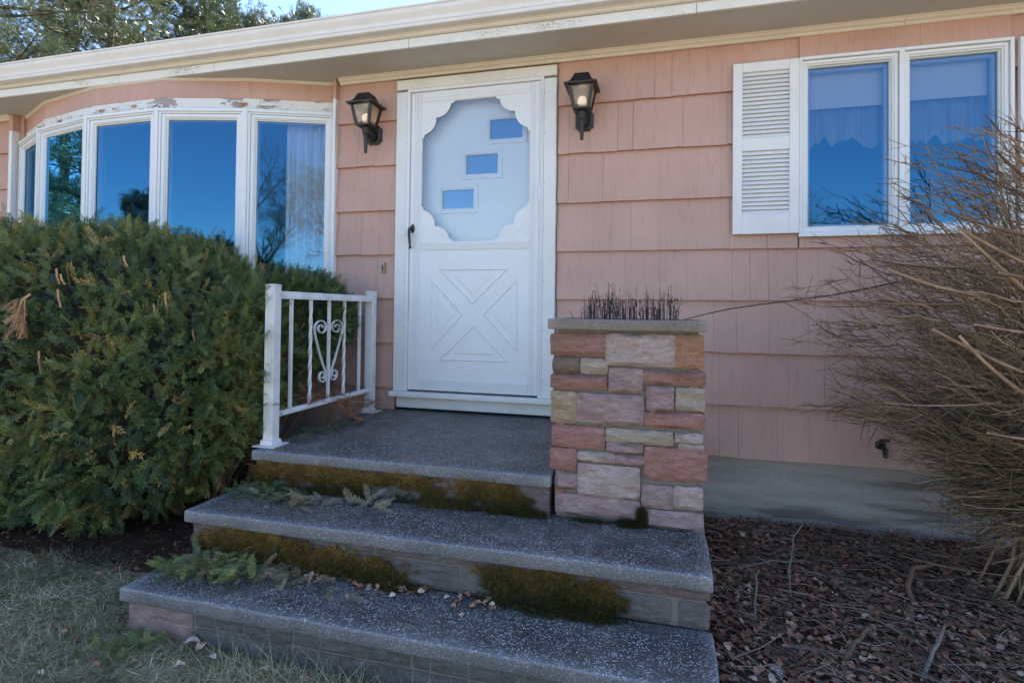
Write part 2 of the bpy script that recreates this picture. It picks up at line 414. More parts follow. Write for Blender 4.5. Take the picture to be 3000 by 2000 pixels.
def join(parts):
    Vs, Fs, Rs, k = [], [], [], 0
    for V, F, R in parts:
        Vs.append(V); Fs.append(F + k); Rs.append(R); k += len(V)
    return np.concatenate(Vs), np.concatenate(Fs), np.concatenate(Rs)
def np_tubes(paths, radii, n=4, rnd=None):
    """many tubes of equal point count: paths (N,P,3), radii (N,P)"""
    paths = np.asarray(paths, float); radii = np.asarray(radii, float); N, P, _ = paths.shape
    t = np.gradient(paths, axis=1); t = norm(t)
    ref = np.where(np.abs(t[..., 2:3]) < .9, np.array([0, 0, 1.]), np.array([1., 0, 0]))
    a = norm(np.cross(t, ref)); b = np.cross(t, a)
    ang = np.arange(n) * 2 * PI / n
    ring = paths[:, :, None] + (a[:, :, None] * np.cos(ang)[None, None, :, None] + b[:, :, None] * np.sin(ang)[None, None, :, None]) * radii[:, :, None, None]
    V = ring.reshape(-1, 3)
    i = np.arange(N)[:, None, None] * P * n; p = np.arange(P - 1)[None, :, None] * n; j = np.arange(n)[None, None, :]; j2 = (j + 1) % n
    F = np.stack([i + p + j, i + p + j2, i + p + n + j2, i + p + n + j], -1).reshape(-1, 4)
    r = np.repeat(np.zeros(N) if rnd is None else rnd, (P - 1) * n)
    return V, F, r

G = -.488          # ground level
# ================================================================== SETTING: ground
def axis_coords(a, b, step, far):
    c = list(np.arange(a, b + 1e-6, step)); s = step
    lo, hi = a, b
    while hi < far or lo > -far:
        s *= 1.5; hi += s; lo -= s; c.append(hi); c.insert(0, lo)
    return np.array(c)
xs = axis_coords(-3.5, 5.5, .12, 600); ys = axis_coords(-4.2, 0.4, .12, 600)
XX, YY = np.meshgrid(xs, ys, indexing='ij')
ZZ = np.full_like(XX, G - .006)
near = (np.abs(XX - 1) < 6) & (np.abs(YY + 2) < 4)
ZZ[near] += np.array([noise.noise(Vector((x * 2.3, y * 2.3, 0))) * .012 + noise.noise(Vector((x * 7, y * 7, 3))) * .004 for x, y in zip(XX[near], YY[near])])
nx, ny = XX.shape
idx = np.arange(nx * ny).reshape(nx, ny)
Fq = np.stack([idx[:-1, :-1], idx[1:, :-1], idx[1:, 1:], idx[:-1, 1:]], -1).reshape(-1, 4)
tag(mesh_np('ground', np.stack([XX, YY, ZZ], -1).reshape(-1, 3), Fq, 'lawn', smooth=True), 'dormant straw coloured lawn around the house', kind='structure')
def gz(x, y): return G - .006 + (noise.noise(Vector((x * 2.3, y * 2.3, 0))) * .012 + noise.noise(Vector((x * 7, y * 7, 3))) * .004)
# planting bed right of the steps and under the yew
def bed(name, x0, x1, y0, y1, label, wob=.08):
    gx = np.arange(x0, x1 + .01, .1); gy = np.arange(y0, y1 + .001, .1)
    A, B = np.meshgrid(gx, gy, indexing='ij')
    Zb = np.array([[gz(x, y) + .012 + noise.noise(Vector((x * 5, y * 5, 9))) * .006 for y in gy] for x in gx])
    Zb[:, 0] -= .03
    i = np.arange(A.size).reshape(A.shape)
    F = np.stack([i[:-1, :-1], i[1:, :-1], i[1:, 1:], i[:-1, 1:]], -1).reshape(-1, 4)
    return tag(mesh_np(name, np.stack([A, B, Zb], -1).reshape(-1, 3), F, 'soil', smooth=True), label, kind='structure')
bed('planting_bed', 1.9, 7.0, -2.6, .0, 'bare soil bed along the foundation right of the steps')
bed('planting_bed', -5.0, -.15, -1.55, .0, 'dark soil bed under the yew hedge')

# ================================================================== HOUSE
house = thing('house', 'single storey house with dusty pink shingle siding and white trim', 'house', (0, 0, G))
# ---- wall core with openings
OPEN = [(-3.62, -.53, .40, 2.40), (.09, 1.05, .054, 2.27), (2.59, 3.585, 1.215, 2.215)]
wm = MB(); X0, X1 = -9.0, 8.0
zs_ = (-.10, 2.46)
cur = X0
for (a, b, z0, z1) in OPEN:
    wm.box(cur, a, 0, .14, *zs_); wm.box(a, b, 0, .14, zs_[0], z0); wm.box(a, b, 0, .14, z1, zs_[1]); cur = b
wm.box(cur, X1, 0, .14, *zs_)
wm.box(X0, X0 + .14, .14, 8.0, *zs_).box(X1 - .14, X1, .14, 8.0, *zs_).box(X0, X1, 8.0, 8.14, *zs_)
wall = wm.build('wall', 'pink', house)
# ---- shingles: each one an object under the wall
COURSES = [2.078, 1.762, 1.444, 1.131, .8245, .514, .203, -.104]
TOPS = [2.40] + COURSES[:-1]
JX = {0: [1.138, 1.644, 1.751, 1.856, 1.959, 2.065, 2.151, 2.494, 2.687, 2.85, 3.062, 3.184, 3.496],
      1: [1.216, 1.349, 1.529, 1.623, 1.923, 2.178], 2: [1.217, 1.439, 1.788, 2.011, 2.145], 3: [1.381, 1.617, 1.786, 2.194, 2.4, 2.564, 2.783],
      4: [1.296, 1.581, 1.79, 1.954, 2.209, 2.309, 2.408, 2.563, 2.677, 2.884], 5: [1.43, 1.565, 1.788, 2.106, 2.237, 2.415, 2.624, 2.777],
      6: [1.36, 1.62, 1.86, 2.139, 2.271, 2.403, 2.521, 2.707], 7: [1.45, 1.70, 1.93, 2.14, 2.249, 2.461, 2.627, 2.925]}
JL = {1: [-.308, -.177], 2: [-.223], 3: [-.267, -.136], 4: [-.269, -.147], 5: [-.316, -.206], 6: [-.25], 7: [-.33, -.12], 0: [-.19]}
def cut(segs, a, b):
    out = []
    for (p, q) in segs:
        if b <= p or a >= q: out.append((p, q))
        else:
            if a > p: out.append((p, a))
            if b < q: out.append((b, q))
    return out
def shingle(x0, x1, z0, z1, top):
    g = random.choice((.0002, .0004, .0005, .0012)); dz = random.gauss(0, .0011); dy = random.gauss(0, .0006); tl = random.gauss(0, .0011)
    yb, yt = -.040 + dy, -.012 + dy * .5
    z1 = min(z1 + .035, 2.40)
    yt = yb + (yt - yb) * min(1, (z1 - z0) / .34)
    a, b = x0 + g, x1 - g
    m = MB().hexa([(a, yb, z0 + dz), (b, yb, z0 + dz + tl), (b, yb + .0250, z0 + dz + tl), (a, yb + .0250, z0 + dz),
                   (a, yt, z1), (b, yt, z1), (b, yt + .010, z1), (a, yt + .010, z1)])
    me = bpy.data.meshes.new('shingle'); me.from_pydata(m.v, [], m.f); put('shingle', me, 'pink', wall)
for ci, (zb, ztp) in enumerate(zip(COURSES, TOPS)):
    joints = JL[ci] + JX[ci]
    x = max(joints) + random.uniform(.1, .3)
    while x < 7.9: joints.append(x); x += random.uniform(.11, .34)
    x = -3.705
    joints.append(x)
    x -= random.uniform(.1, .3)
    while x > -7: joints.append(x); x -= random.uniform(.14, .34)
    joints += [-.46, 1.146, 7.95, .004]
    joints = sorted(set(joints))
    for a, b in zip(joints[:-1], joints[1:]):
        segs = [(a, b)]
        for (p, q, z0, z1) in [(-3.705, -.475, -1, 3), (.004, 1.142, .06, 2.345)]:
            if min(z1, ztp) - max(z0, zb) > .02: 
                if zb < 2.08 or z0 < 0: segs = cut(segs, p, q)
                elif zb < z1:   # a course cut round the head of the door
                    for (u, v) in segs:
                        c0, c1 = max(u, p), min(v, q)
                        if c1 - c0 > .02: shingle(c0, c1, z1, ztp, ztp)
                    segs = cut(segs, p, q)
        new = []
        for (u, v) in segs:          # notch shingles round the casement window
            p, q, z0, z1 = 2.572, 3.602, 1.20, 2.232
            if v <= p or u >= q or min(z1, ztp) - max(z0, zb) < .005: new.append((u, v)); continue
            c0, c1 = max(u, p), min(v, q)
            if c1 - c0 > .012:
                if ztp - z1 > .015: shingle(c0, c1, z1, ztp, ztp)
                if z0 - zb > .015: shingle(c0, c1, zb, z0 - .035, ztp)
            new += cut([(u, v)], p, q)
        for (u, v) in new:
            if v - u > .012: shingle(u, v, zb, ztp, ztp)
# ---- foundation, body, roof
bx('foundation', 'foundation', house, X0 + .02, X1 - .02, .012, .25, -1.0, -.102, 0)
fb = bx('interior_wall', 'interior', house, X0 + .2, X1 - .2, 4.4, 4.5, .0, 2.42, 0)
bx('floor', 'floorwood', house, X0 + .2, X1 - .2, .15, 7.9, -.1, .03, 0)
bx('ceiling', 'interior', house, X0 + .15, X1 - .15, .15, 7.9, 2.44, 2.46, 0)
EY = -.385; RS = .34                       # eave line, roof slope
roof = MB().prism([(EY - .07, 2.60), (4.0, 2.60 + (4.07 - EY) * RS), (8.5, 2.60), (8.5, 2.53), (4.0, 2.53 + (4.0 - EY) * RS), (EY - .03, 2.545)],
                  lambda y, z: (X0 - .4, y, z), lambda y, z: (X1 + .4, y, z)).build('roof', 'asphalt', house)
bx('soffit', 'soffit', roof, X0 - .4, X1 + .4, EY + .021, -.001, 2.404, 2.414, 0)
# fascia in butted lengths
fx = [X0 - .4, -3.9, -1.24, .25, 1.98, 4.7, X1 + .4]
for a, b in zip(fx[:-1], fx[1:]):
    bx('fascia_board', 'fascia', roof, a + .0012, b - .0012, EY - random.uniform(0, .002), EY + .020, 2.400 + random.uniform(-.001, .001), 2.456, .0015)
bx('sub_fascia', 'soffit', roof, X0 - .4, X1 + .4, EY + .006, EY + .020, 2.4565, 2.62, 0)
MB().extx([(EY + .006, 2.462), (EY - .006, 2.462), (EY - .016, 2.470), (EY - .018, 2.478), (EY - .024, 2.482), (EY - .024, 2.487), (EY + .006, 2.487)], X0 - .4, X1 + .4).build('fascia_moulding', 'cream', roof)
gp = [(EY + .004, 2.487), (EY - .070, 2.487), (EY - .078, 2.490), (EY - .081, 2.498), (EY - .081, 2.507), (EY - .086, 2.5125), (EY - .082, 2.520), (EY - .086, 2.535), (EY - .096, 2.552), (EY - .105, 2.568), (EY - .109, 2.582),
      (EY - .109, 2.592), (EY - .116, 2.594), (EY - .118, 2.604), (EY - .113, 2.607), (EY - .108, 2.600), (EY - .104, 2.592), (EY - .080, 2.53), (EY - .074, 2.494), (EY + .001, 2.494), (EY + .001, 2.60), (EY + .004, 2.60)]
MB().extx(gp, X0 - .45, X1 + .45).build('gutter', 'gutter', roof)
# wall-top moulding
mp = [(-.012, 2.403), (-.064, 2.403), (-.062, 2.398), (-.054, 2.394), (-.050, 2.386), (-.046, 2.383), (-.036, 2.378), (-.030, 2.368), (-.026, 2.364), (-.012, 2.364)]
for a, b in ((-.455, .47), (.472, 1.06), (1.062, 3.1), (3.102, X1)): MB().extx([(y - .012, z) for y, z in mp], a, b).build('wall_moulding', 'cream', roof)
MB().extx([(y - .012, z) for y, z in mp], X0, -3.70).build('wall_moulding', 'cream', roof)

# ---- bow window
bow = thing('bow_window', None, None); bow.parent = house; bow.location = -ROOTLOC['house']
ROOTLOC[bow.name] = Vector((0, 0, 0))
WV = [(-3.655, -.012), (-3.07, -.262), (-2.38, -.405), (-1.705, -.415), (-1.08, -.255), (-.498, -.026)]
ZB, ZH = .52, 2.165
def facet(i):
    a, b = Vector(WV[i]), Vector(WV[i + 1]); t = (b - a); L = t.length; t /= L; n = Vector((t.y, -t.x))
    return (lambda s, d, z: (a.x + t.x * s + n.x * d, a.y + t.y * s + n.y * d, z)), L
IN = .046
for i in range(5):
    T, L = facet(i)
    e0, e1 = .0, L
    bx('pink_frieze', 'pink', bow, e0 + .001, e1 - .001, -IN - .02, -IN, 2.262, 2.399, .001, T)
    bx('white_frieze', 'peel', bow, e0 + .001, e1 - .001, -IN - .02, -IN + .002, ZH - .004, 2.260, .001, T)
    MB().prism([(-IN - .01, 2.384), (-IN + .004, 2.384), (-IN + .016, 2.394), (-IN + .018, 2.402), (-IN - .01, 2.402)], lambda d, z: T(e0, d, z), lambda d, z: T(e1, d, z)).build('frieze_moulding', 'cream', bow)
    bx('skirt_panel', 'pink', bow, e0 + .001, e1 - .001, -.05, -.03, .36, ZB - .002, .001, T)
    bx('window_stool', 'vinyl', bow, e0 - .005, e1 + .005, -.06, .02, ZB, ZB + .03, .003, T)
    # head flashing strip and outer frame
    bx('head_casing', 'vinyl', bow, .016, L - .016, -.05, .008, ZH - .018, ZH + .006, .003, T)
    z0, z1 = ZB + .03, ZH - .0185
    m = MB()
    for (p, q, r, s_) in ((.016, .034, z0, z1), (L - .034, L - .016, z0, z1), (.034, L - .034, z1 - .012, z1), (.034, L - .034, z0, z0 + .02)): m.box(p, q, -.06, 0, r, s_, T)
    m.build('outer_frame', 'vinyl', bow, .0015)
    # sash: stepped bead profile, mitred corners
    a0, a1, b0, b1 = .0345, L - .0345, z0 + .021, z1 - .0125
    steps = [(0, -.012), (.002, -.008), (.022, -.008), (.026, -.014), (.031, -.014), (.034, -.022), (.040, -.024), (.041, -.034)]
    rings = []
    for off, d in steps: rings.append([T(a0 + off, d, b0 + off), T(a1 - off, d, b0 + off), T(a1 - off, d, b1 - off), T(a0 + off, d, b1 - off)])
    MB().loft(rings, False).build('sash', 'vinyl', bow)
    g = .040
    pane = MB().add([T(a0 + g, -.0335, b0 + g), T(a1 - g, -.0335, b0 + g), T(a1 - g, -.0335, b1 - g), T(a0 + g, -.0335, b1 - g)], [(0, 1, 2, 3)]).build('pane', 'glass', bow)
    # inside room face of the sash
    m = MB()
    for (p, q, r, s_) in ((a0, a0 + .045, b0, b1), (a1 - .045, a1, b0, b1), (a0 + .045, a1 - .045, b1 - .045, b1), (a0 + .045, a1 - .045, b0, b0 + .045)): m.box(p, q, -.075, -.045, r, s_, T)
    m.build('inner_sash', 'vinyl', bow)
for i in range(1, 5):
    a, b, c = Vector(WV[i - 1]), Vector(WV[i]), Vector(WV[i + 1])
    t1 = (b - a).normalized(); t2 = (c - b).normalized(); n1 = Vector((t1.y, -t1.x)); n2 = Vector((t2.y, -t2.x))
    bis = (n1 + n2).normalized()
    q0 = b - t1 * .0155 + n1 * .006; q1 = b + bis * .008; q2 = b + t2 * .0155 + n2 * .006; q3 = b + t2 * .0155 - n2 * .06; q4 = b - t1 * .0155 - n1 * .06
    MB().prism([tuple(q) for q in (q0, q1, q2, q3, q4)], lambda x, y: (x, y, ZB + .031), lambda x, y: (x, y, ZH + .010)).build('mullion', 'vinyl', bow)
# end boards where the bow meets the wall
for (x0, x1) in ((-.497, -.476), (-3.70, -3.662)):
    bx('end_board', 'vinyl', bow, x0, x1, -.062, 0, .36, 2.262, .002)
    bx('end_board_top', 'pink', bow, x0, x1, -.061, 0, 2.2625, 2.402, .001)
# seat and little roof inside the bow
MB().prism([tuple((Vector(v) + Vector((0, .055))).to_tuple()) for v in WV], lambda x, y: (x, y, ZB - .06), lambda x, y: (x, y, ZB - .03)).build('window_seat', 'vinyl', bow)
MB().prism([tuple((Vector(v) + Vector((0, .05))).to_tuple()) for v in WV] , lambda x, y: (x, y, 2.20), lambda x, y: (x, y, 2.24)).build('bow_ceiling', 'interior', bow)
# curled paint flakes on the peeling frieze
for k, (fi, fr_, z, wd, ht) in enumerate([(2, .12, 2.215, .05, .02), (2, .30, 2.225, .07, .022), (2, .42, 2.195, .09, .03), (2, .58, 2.222, .05, .018), (2, .70, 2.200, .08, .026), (2, .85, 2.212, .06, .018), (1, .30, 2.21, .06, .02), (1, .52, 2.222, .05, .016),
                                         (1, .75, 2.205, .07, .02), (0, .70, 2.222, .06, .022), (0, .86, 2.215, .07, .024), (3, .80, 2.232, .10, .022), (3, .90, 2.220, .06, .018), (2, .95, 2.20, .05, .02)]):
    T, L = facet(fi); m = MB(); s0 = fr_ * L; n = 6; vs = []
    for j in range(n + 1):
        u = j / n; jag = random.uniform(-.004, .004)
        vs.append(T(s0 + wd * u, -IN + .003, z + ht * .5 + random.uniform(-.003, .003)))
        cu = .006 + .016 * math.sin(PI * u) * random.uniform(.6, 1.1)
        vs.append(T(s0 + wd * u, -IN + .003 + cu * .6, z + jag))
        vs.append(T(s0 + wd * u, -IN + .003 + cu, z - ht * .5 + jag * 2))
    m.add(vs, [(3 * j + r, 3 * j + 3 + r, 3 * j + 4 + r, 3 * j + 1 + r) for j in range(n) for r in (0, 1)])
    m.build('paint_flake', 'whiteh' if k % 3 else 'cutwood', bow, recalc=False)

# ---- twin casement window
cw = thing('casement_window', None, None); cw.parent = house; cw.location = -ROOTLOC['house']; ROOTLOC[cw.name] = Vector((0, 0, 0))
fl, fr_, fb_, ft = 2.567, 3.608, 1.195, 2.235
m = MB()
for (p, q, r, s_) in ((fl, fl + .018, fb_, ft), (fr_ - .018, fr_, fb_, ft), (fl + .018, fr_ - .018, ft - .018, ft), (fl + .018, fr_ - .018, fb_, fb_ + .024), (3.0735, 3.1005, fb_ + .024, ft - .018)):
    m.box(p, q, -.056, .09, r, s_)
m.build('window_frame', 'vinyl', cw, .002)
bx('window_sill', 'vinyl', cw, fl - .004, fr_ + .004, -.069, -.057, fb_ - .004, fb_ + .012, .002)
for (a0, a1) in ((fl + .019, 3.0725), (3.1015, fr_ - .019)):
    b0, b1 = fb_ + .025, ft - .019
    rings = []
    for off, y in [(0, -.030), (.002, -.040), (.018, -.040), (.022, -.032), (.027, -.032), (.031, -.018), (.035, -.015), (.036, .0)]:
        rings.append([(a0 + off, y, b0 + off), (a1 - off, y, b0 + off), (a1 - off, y, b1 - off), (a0 + off, y, b1 - off)])
    MB().loft(rings, False).build('sash', 'vinyl', cw)
    g = .035
    MB().add([(a0 + g, .0, b0 + g), (a1 - g, .0, b0 + g), (a1 - g, .0, b1 - g), (a0 + g, .0, b1 - g)], [(0, 1, 2, 3)]).build('pane', 'glass', cw)
    m = MB()
    for (p, q, r, s_) in ((a0, a0 + .05, b0, b1), (a1 - .05, a1, b0, b1), (a0 + .05, a1 - .05, b1 - .05, b1), (a0 + .05, a1 - .05, b0, b0 + .05)): m.box(p, q, .02, .05, r, s_)
    m.build('inner_sash', 'vinyl', cw)
# ---- shutters with separate louvre slats
def shutter(x0, x1):
    sh = thing('shutter', None, None); sh.parent = house; sh.location = -ROOTLOC['house']; ROOTLOC[sh.name] = Vector((0, 0, 0))
    z0, z1 = 1.213, 2.225; st = .052; yb, yf = -.041, -.070
    bx('stile', 'shutter', sh, x0, x0 + st, yf, yb, z0, z1); bx('stile', 'shutter', sh, x1 - st, x1, yf, yb, z0, z1)
    for (a, b) in ((2.170, z1), (1.702, 1.778), (z0, 1.330)): bx('rail', 'shutter', sh, x0 + st + .0004, x1 - st - .0004, yf + .0006, yb, a, b)
    bx('backing', 'shutter', sh, x0 + st, x1 - st, yb - .003, yb, 1.33, 2.17, 0)
    me = None
    for (a, b, n) in ((1.778, 2.170, 16), (1.330, 1.702, 15)):
        h = (b - a) / n
        if me is None:
            mm = MB().hexa([(x0 + st, -.0670, .0), (x1 - st, -.0670, .0), (x1 - st, -.062, -.0008), (x0 + st, -.062, -.0008),
                            (x0 + st, -.0525, .0225), (x1 - st, -.0525, .0225), (x1 - st, -.049, .020), (x0 + st, -.049, .020)])
            me = bpy.data.meshes.new('louvre_slat'); me.from_pydata(mm.v, [], mm.f); me.materials.append(M['shutter'])
        for k in range(n):
            o = put('louvre_slat', me, None, sh); o.location = (0, 0, a + h * k + .001)
shutter(2.206, 2.5645); shutter(3.626, 3.985)

# ---- front door behind the storm door
door = thing('front_door', None, None); door.parent = house; door.location = -ROOTLOC['house']; ROOTLOC[door.name] = Vector((0, 0, 0))
IY = .050
k_ = (IY + 3.603) / (3.603 - .04)
def idp(x, z): return 1.8173 + (x - 1.8173) * k_, .7504 + (z - .7504) * k_
lites = []
for (xa, za, xb, zb) in ((.686, 1.889, .910, 2.022), (.519, 1.662, .742, 1.794), (.350, 1.435, .575, 1.562)):
    p, q = idp(xa, za), idp(xb, zb); lites.append((p[0], q[0], p[1], q[1]))
m = MB(); segs = sorted([(z0, z1, x0, x1) for x0, x1, z0, z1 in lites]); cz = .07
for (z0, z1, x0, x1) in segs:
    m.box(.10, 1.04, IY, IY + .045, cz, z0); m.box(.10, x0, IY, IY + .045, z0, z1); m.box(x1, 1.04, IY, IY + .045, z0, z1); cz = z1
m.box(.10, 1.04, IY, IY + .045, cz, 2.255)
m.build('door_slab', 'alum', door)
for (x0, x1, z0, z1) in lites:
    rings = []
    for off, y in [(-.036, IY - .0005), (-.034, IY - .007), (-.028, IY - .009), (-.014, IY - .009), (-.010, IY - .005), (-.004, IY - .005), (0, IY + .004), (.001, IY + .02)]:
        rings.append([(x0 + off, y, z0 + off), (x1 - off, y, z0 + off), (x1 - off, y, z1 - off), (x0 + off, y, z1 - off)])
    f_ = MB().loft(rings, False).build('lite_frame', 'alum', door)
    MB().add([(x0, IY + .017, z0), (x1, IY + .017, z0), (x1, IY + .017, z1), (x0, IY + .017, z1)], [(0, 1, 2, 3)]).build('lite_pane', 'liteglass', door)
m = MB()
m.box(.052, .0995, -.02, .14, .07, 2.27).box(1.0405, 1.088, -.02, .14, .07, 2.27).box(.0995, 1.0405, -.02, .14, 2.2555, 2.27)
m.build('door_jamb', 'white', door)

# ---- storm door
sd_ = thing('storm_door', None, None); sd_.parent = house; sd_.location = -ROOTLOC['house']; ROOTLOC[sd_.name] = Vector((0, 0, 0))
DX0, DX1, DZ0, DZ1 = .112, 1.031, .198, 2.250; YF = -.046; YB = -.022
SL, SR = .190, .966
m = MB()
def ribbed_v(m, x0, x1, z0, z1, ribs):
    m.box(x0, x1, YF + .0025, YB, z0, z1)
    for (a, b) in ribs: m.box(a, b, YF, YF + .0024, z0 + .001, z1 - .001)
ribbed_v(m, DX0, SL, DZ0, DZ1, [(DX0 + .004, DX0 + .030), (DX0 + .034, DX0 + .042), (DX0 + .046, DX0 + .052), (DX0 + .056, DX0 + .062), (DX0 + .067, SL - .002)])
m.build('stile', 'alum', sd_, .0006)
m = MB(); ribbed_v(m, SR, DX1, DZ0, DZ1, [(SR + .002, SR + .010), (SR + .014, SR + .020), (SR + .024, SR + .030), (SR + .034, DX1 - .003)])
m.build('stile', 'alum', sd_, .0006)
def rail(z0, z1, ribs):
    m = MB(); m.box(SL + .0005, SR - .0005, YF + .0025, YB, z0, z1)
    for (a, b) in ribs: m.box(SL + .002, SR - .002, YF, YF + .0024, a, b)
    m.build('rail', 'alum', sd_, .0006)
rail(2.180, DZ1, [(2.184, 2.200), (2.205, 2.246)])
rail(1.154, 1.207, [(1.157 + .008 * k, 1.1625 + .008 * k) for k in range(6)])
rail(DZ0, .282, [(DZ0 + .004 + .009 * k, DZ0 + .0105 + .009 * k) for k in range(8)])
# glass and its stop
MB().add([(SL, YF + .014, 1.207), (SR, YF + .014, 1.207), (SR, YF + .014, 2.180), (SL, YF + .014, 2.180)], [(0, 1, 2, 3)]).build('storm_pane', 'stormglass', sd_)
rings = []
for off, y in [(0, YF + .002), (.004, YF + .002), (.008, YF + .012)]:
    rings.append([(SL + off, y, 1.207 + off), (SR - off, y, 1.207 + off), (SR - off, y, 2.18 - off), (SL + off, y, 2.18 - off)])
MB().loft(rings, False).build('glass_stop', 'alum', sd_)
# scalloped corner ornaments
def arc(p, q, sag, n=9):
    p, q = Vector(p), Vector(q); ch = q - p; nrm = Vector((-ch.y, ch.x)).normalized(); out = []
    for i in range(n + 1):
        t = i / n; out.append(tuple(p + ch * t + nrm * sag * 4 * t * (1 - t)))
    return out
crn = [(0, 0), (.240, 0)] + arc((.240, .004), (.212, .021), -.005, 4)[1:] + arc((.212, .021), (.105, .110), -.026)[1:] + arc((.105, .110), (.020, .222), -.026)[1:] + arc((.020, .222), (.005, .250), -.005, 4)[1:] + [(0, .250)]
for (cx, cz_, sx, sz) in ((SL + .003, 2.177, 1, -1), (SR - .003, 2.177, -1, -1), (SL + .003, 1.210, 1, 1), (SR - .003, 1.210, -1, 1)):
    f0 = lambda a, b, y=YF + .004: (cx + sx * a, y, cz_ + sz * b)
    f1 = lambda a, b, y=YF + .0115: (cx + sx * a, y, cz_ + sz * b)
    co = MB().prism(crn, f0, f1).build('corner_ornament', 'alum', sd_)
    m = MB()
    for tri in ([(.018, .018), (.135, .018), (.018, .135)], [(.030, .030), (.095, .030), (.030, .095)]):
        pts = [(cx + sx * a, YF + .0042, cz_ + sz * b) for a, b in tri]
        m.tube(pts + [pts[0]], .0016, 4)
    m.tube([(cx + sx * .160, YF + .0042, cz_ + sz * .035), (cx + sx * .035, YF + .0042, cz_ + sz * .160)], .0018, 4)
    m.build('ornament_relief', 'alum', sd_)
# kick panel with moulded cross-buck
bx('kick_panel', 'alum', sd_, SL - .001, SR + .001, YF + .006, YF + .010, .281, 1.155, 0)
def inset(tri, d):
    a, b, c = [Vector(q) for q in tri]; la, lb, lc = (b - c).length, (c - a).length, (a - b).length; P = la + lb + lc
    ic = (a * la + b * lb + c * lc) / P; r = abs((b - a).cross(c - a)) / P; return [ic + (q - ic) * (1 - d / r) for q in (a, b, c)]
for tri in ([(.325, 1.028), (.834, 1.028), (.580, .784)], [(.280, .966), (.280, .466), (.516, .718)], [(.890, .967), (.895, .470), (.650, .721)], [(.332, .404), (.842, .406), (.587, .652)]):
    rings = []
    for d, h in ((0, .0061), (.003, .0015), (.007, .0), (.011, .0015), (.014, .0058), (.046, .0058), (.049, .003), (.054, .0022)):
        rings.append([(q.x, YF + h, q.y) for q in inset(tri, d)])
    m = MB().loft(rings, False); q = rings[-1]; m.add(q, [(0, 1, 2)]); m.build('cross_buck_panel', 'alum', sd_)
# Z-bar frame with screws, hinge
m = MB()
m.box(.090, .1105, -.061, -.030, .186, 2.272).box(1.0325, 1.057, -.060, -.030, .186, 2.272).box(.1105, 1.0325, -.061, -.030, 2.2515, 2.272)
m.box(1.040, 1.047, -.066, -.060, .20, 2.255)
m.build('door_frame_bar', 'alum', sd_, .0015)
for z0, z1 in ((1.97, 2.06), (1.46, 1.56), (.90, .98), (.42, .50)):
    m = MB().tube([(1.0365, -.066, z0), (1.0365, -.066, z1)], .0055, 8); m.build('hinge', 'alum', sd_)
sc_me = None
for x in (.083, 1.064):
    for z in (.30, .62, .94, 1.26, 1.58, 1.90, 2.16):
        m = MB().lathe([(.0001, 0), (.0035, 0), (.003, -.0018), (.0001, -.0024)], (x, -.0585, z), 8, 'y'); m.build('screw', 'screw', sd_)
for x in (.13, .58, 1.0): MB().lathe([(.0001, 0), (.0035, 0), (.003, -.0018), (.0001, -.0024)], (x, -.0605, 2.285), 8, 'y').build('screw', 'screw', sd_)
# handle: oval rose and a drooping lever
h = thing('handle', None, None); h.parent = sd_; ROOTLOC[h.name] = Vector((0, 0, 0))
m = MB(); rr = []
for r, d in ((.0, .002), (.014, .0), (.0155, -.004), (.0145, -.008), (.009, -.0105), (.0, -.0115)):
    rr.append([(.137 + r * math.cos(a) * .9, YF + d, 1.306 + r * math.sin(a) * 2.05) for a in (2 * PI * k / 18 for k in range(18))])
m.loft(rr)
m.tube([(.137, YF - .004, 1.300), (.137, YF - .028, 1.300)], [.009, .0075], 10)
m.tube([(.139, YF - .027, 1.306), (.130, YF - .033, 1.305), (.1255, YF - .036, 1.288), (.126, YF - .037, 1.262), (.128, YF - .036, 1.23), (.131, YF - .034, 1.20), (.1335, YF - .033, 1.182), (.134, YF - .034, 1.172), (.135, YF - .034, 1.165)],
       [.008, .0105, .011, .0102, .0092, .0078, .0065, .0088, .0095], 10)
ho = m.build('handle', 'black', sd_, smooth=True)
bpy.data.objects.remove(h); ho.name = 'handle'
# safety chain behind the glass
m = MB()
for k in range(15):
    u = k / 14; x = .655 + .125 * u; z = 2.172 - .030 * math.sin(PI * u) - .012 * u
    vert = k % 2; pts = []
    for j in range(9):
        a = 2 * PI * j / 8
        pts.append((x + .0065 * math.cos(a), -.020 + (.0035 * math.sin(a) if vert else 0), z + (0 if vert else .0035 * math.sin(a))))
    m.tube(pts, .0009, 4)
m.build('chain', 'greymetal', sd_)

# ---- door casing, sill and kick board
dc = thing('door_casing', None, None); dc.parent = house; dc.location = -ROOTLOC['house']; ROOTLOC[dc.name] = Vector((0, 0, 0))
bx('side_casing', 'white', dc, .006, .0895, -.058, .0, .1855, 2.259, .003)
bx('side_casing', 'white', dc, 1.0575, 1.139, -.058, .0, .1855, 2.259, .003)
bx('head_casing', 'whiteh', dc, .006, 1.139, -.060, .0, 2.2735, 2.342, .003)
bx('door_sill', 'whiteh', dc, -.012, 1.152, -.092, .05, .148, .1845, .006)
bx('kick_board', 'whiteh', dc, .026, 1.13, -.040, .05, .072, .1475, .002)
bx('sill_shade_strip', 'dark', dc, -.11, 1.40, -.012, .06, .04, .0715, 0)  # solid black strip, painted shade for the gap below the kick board

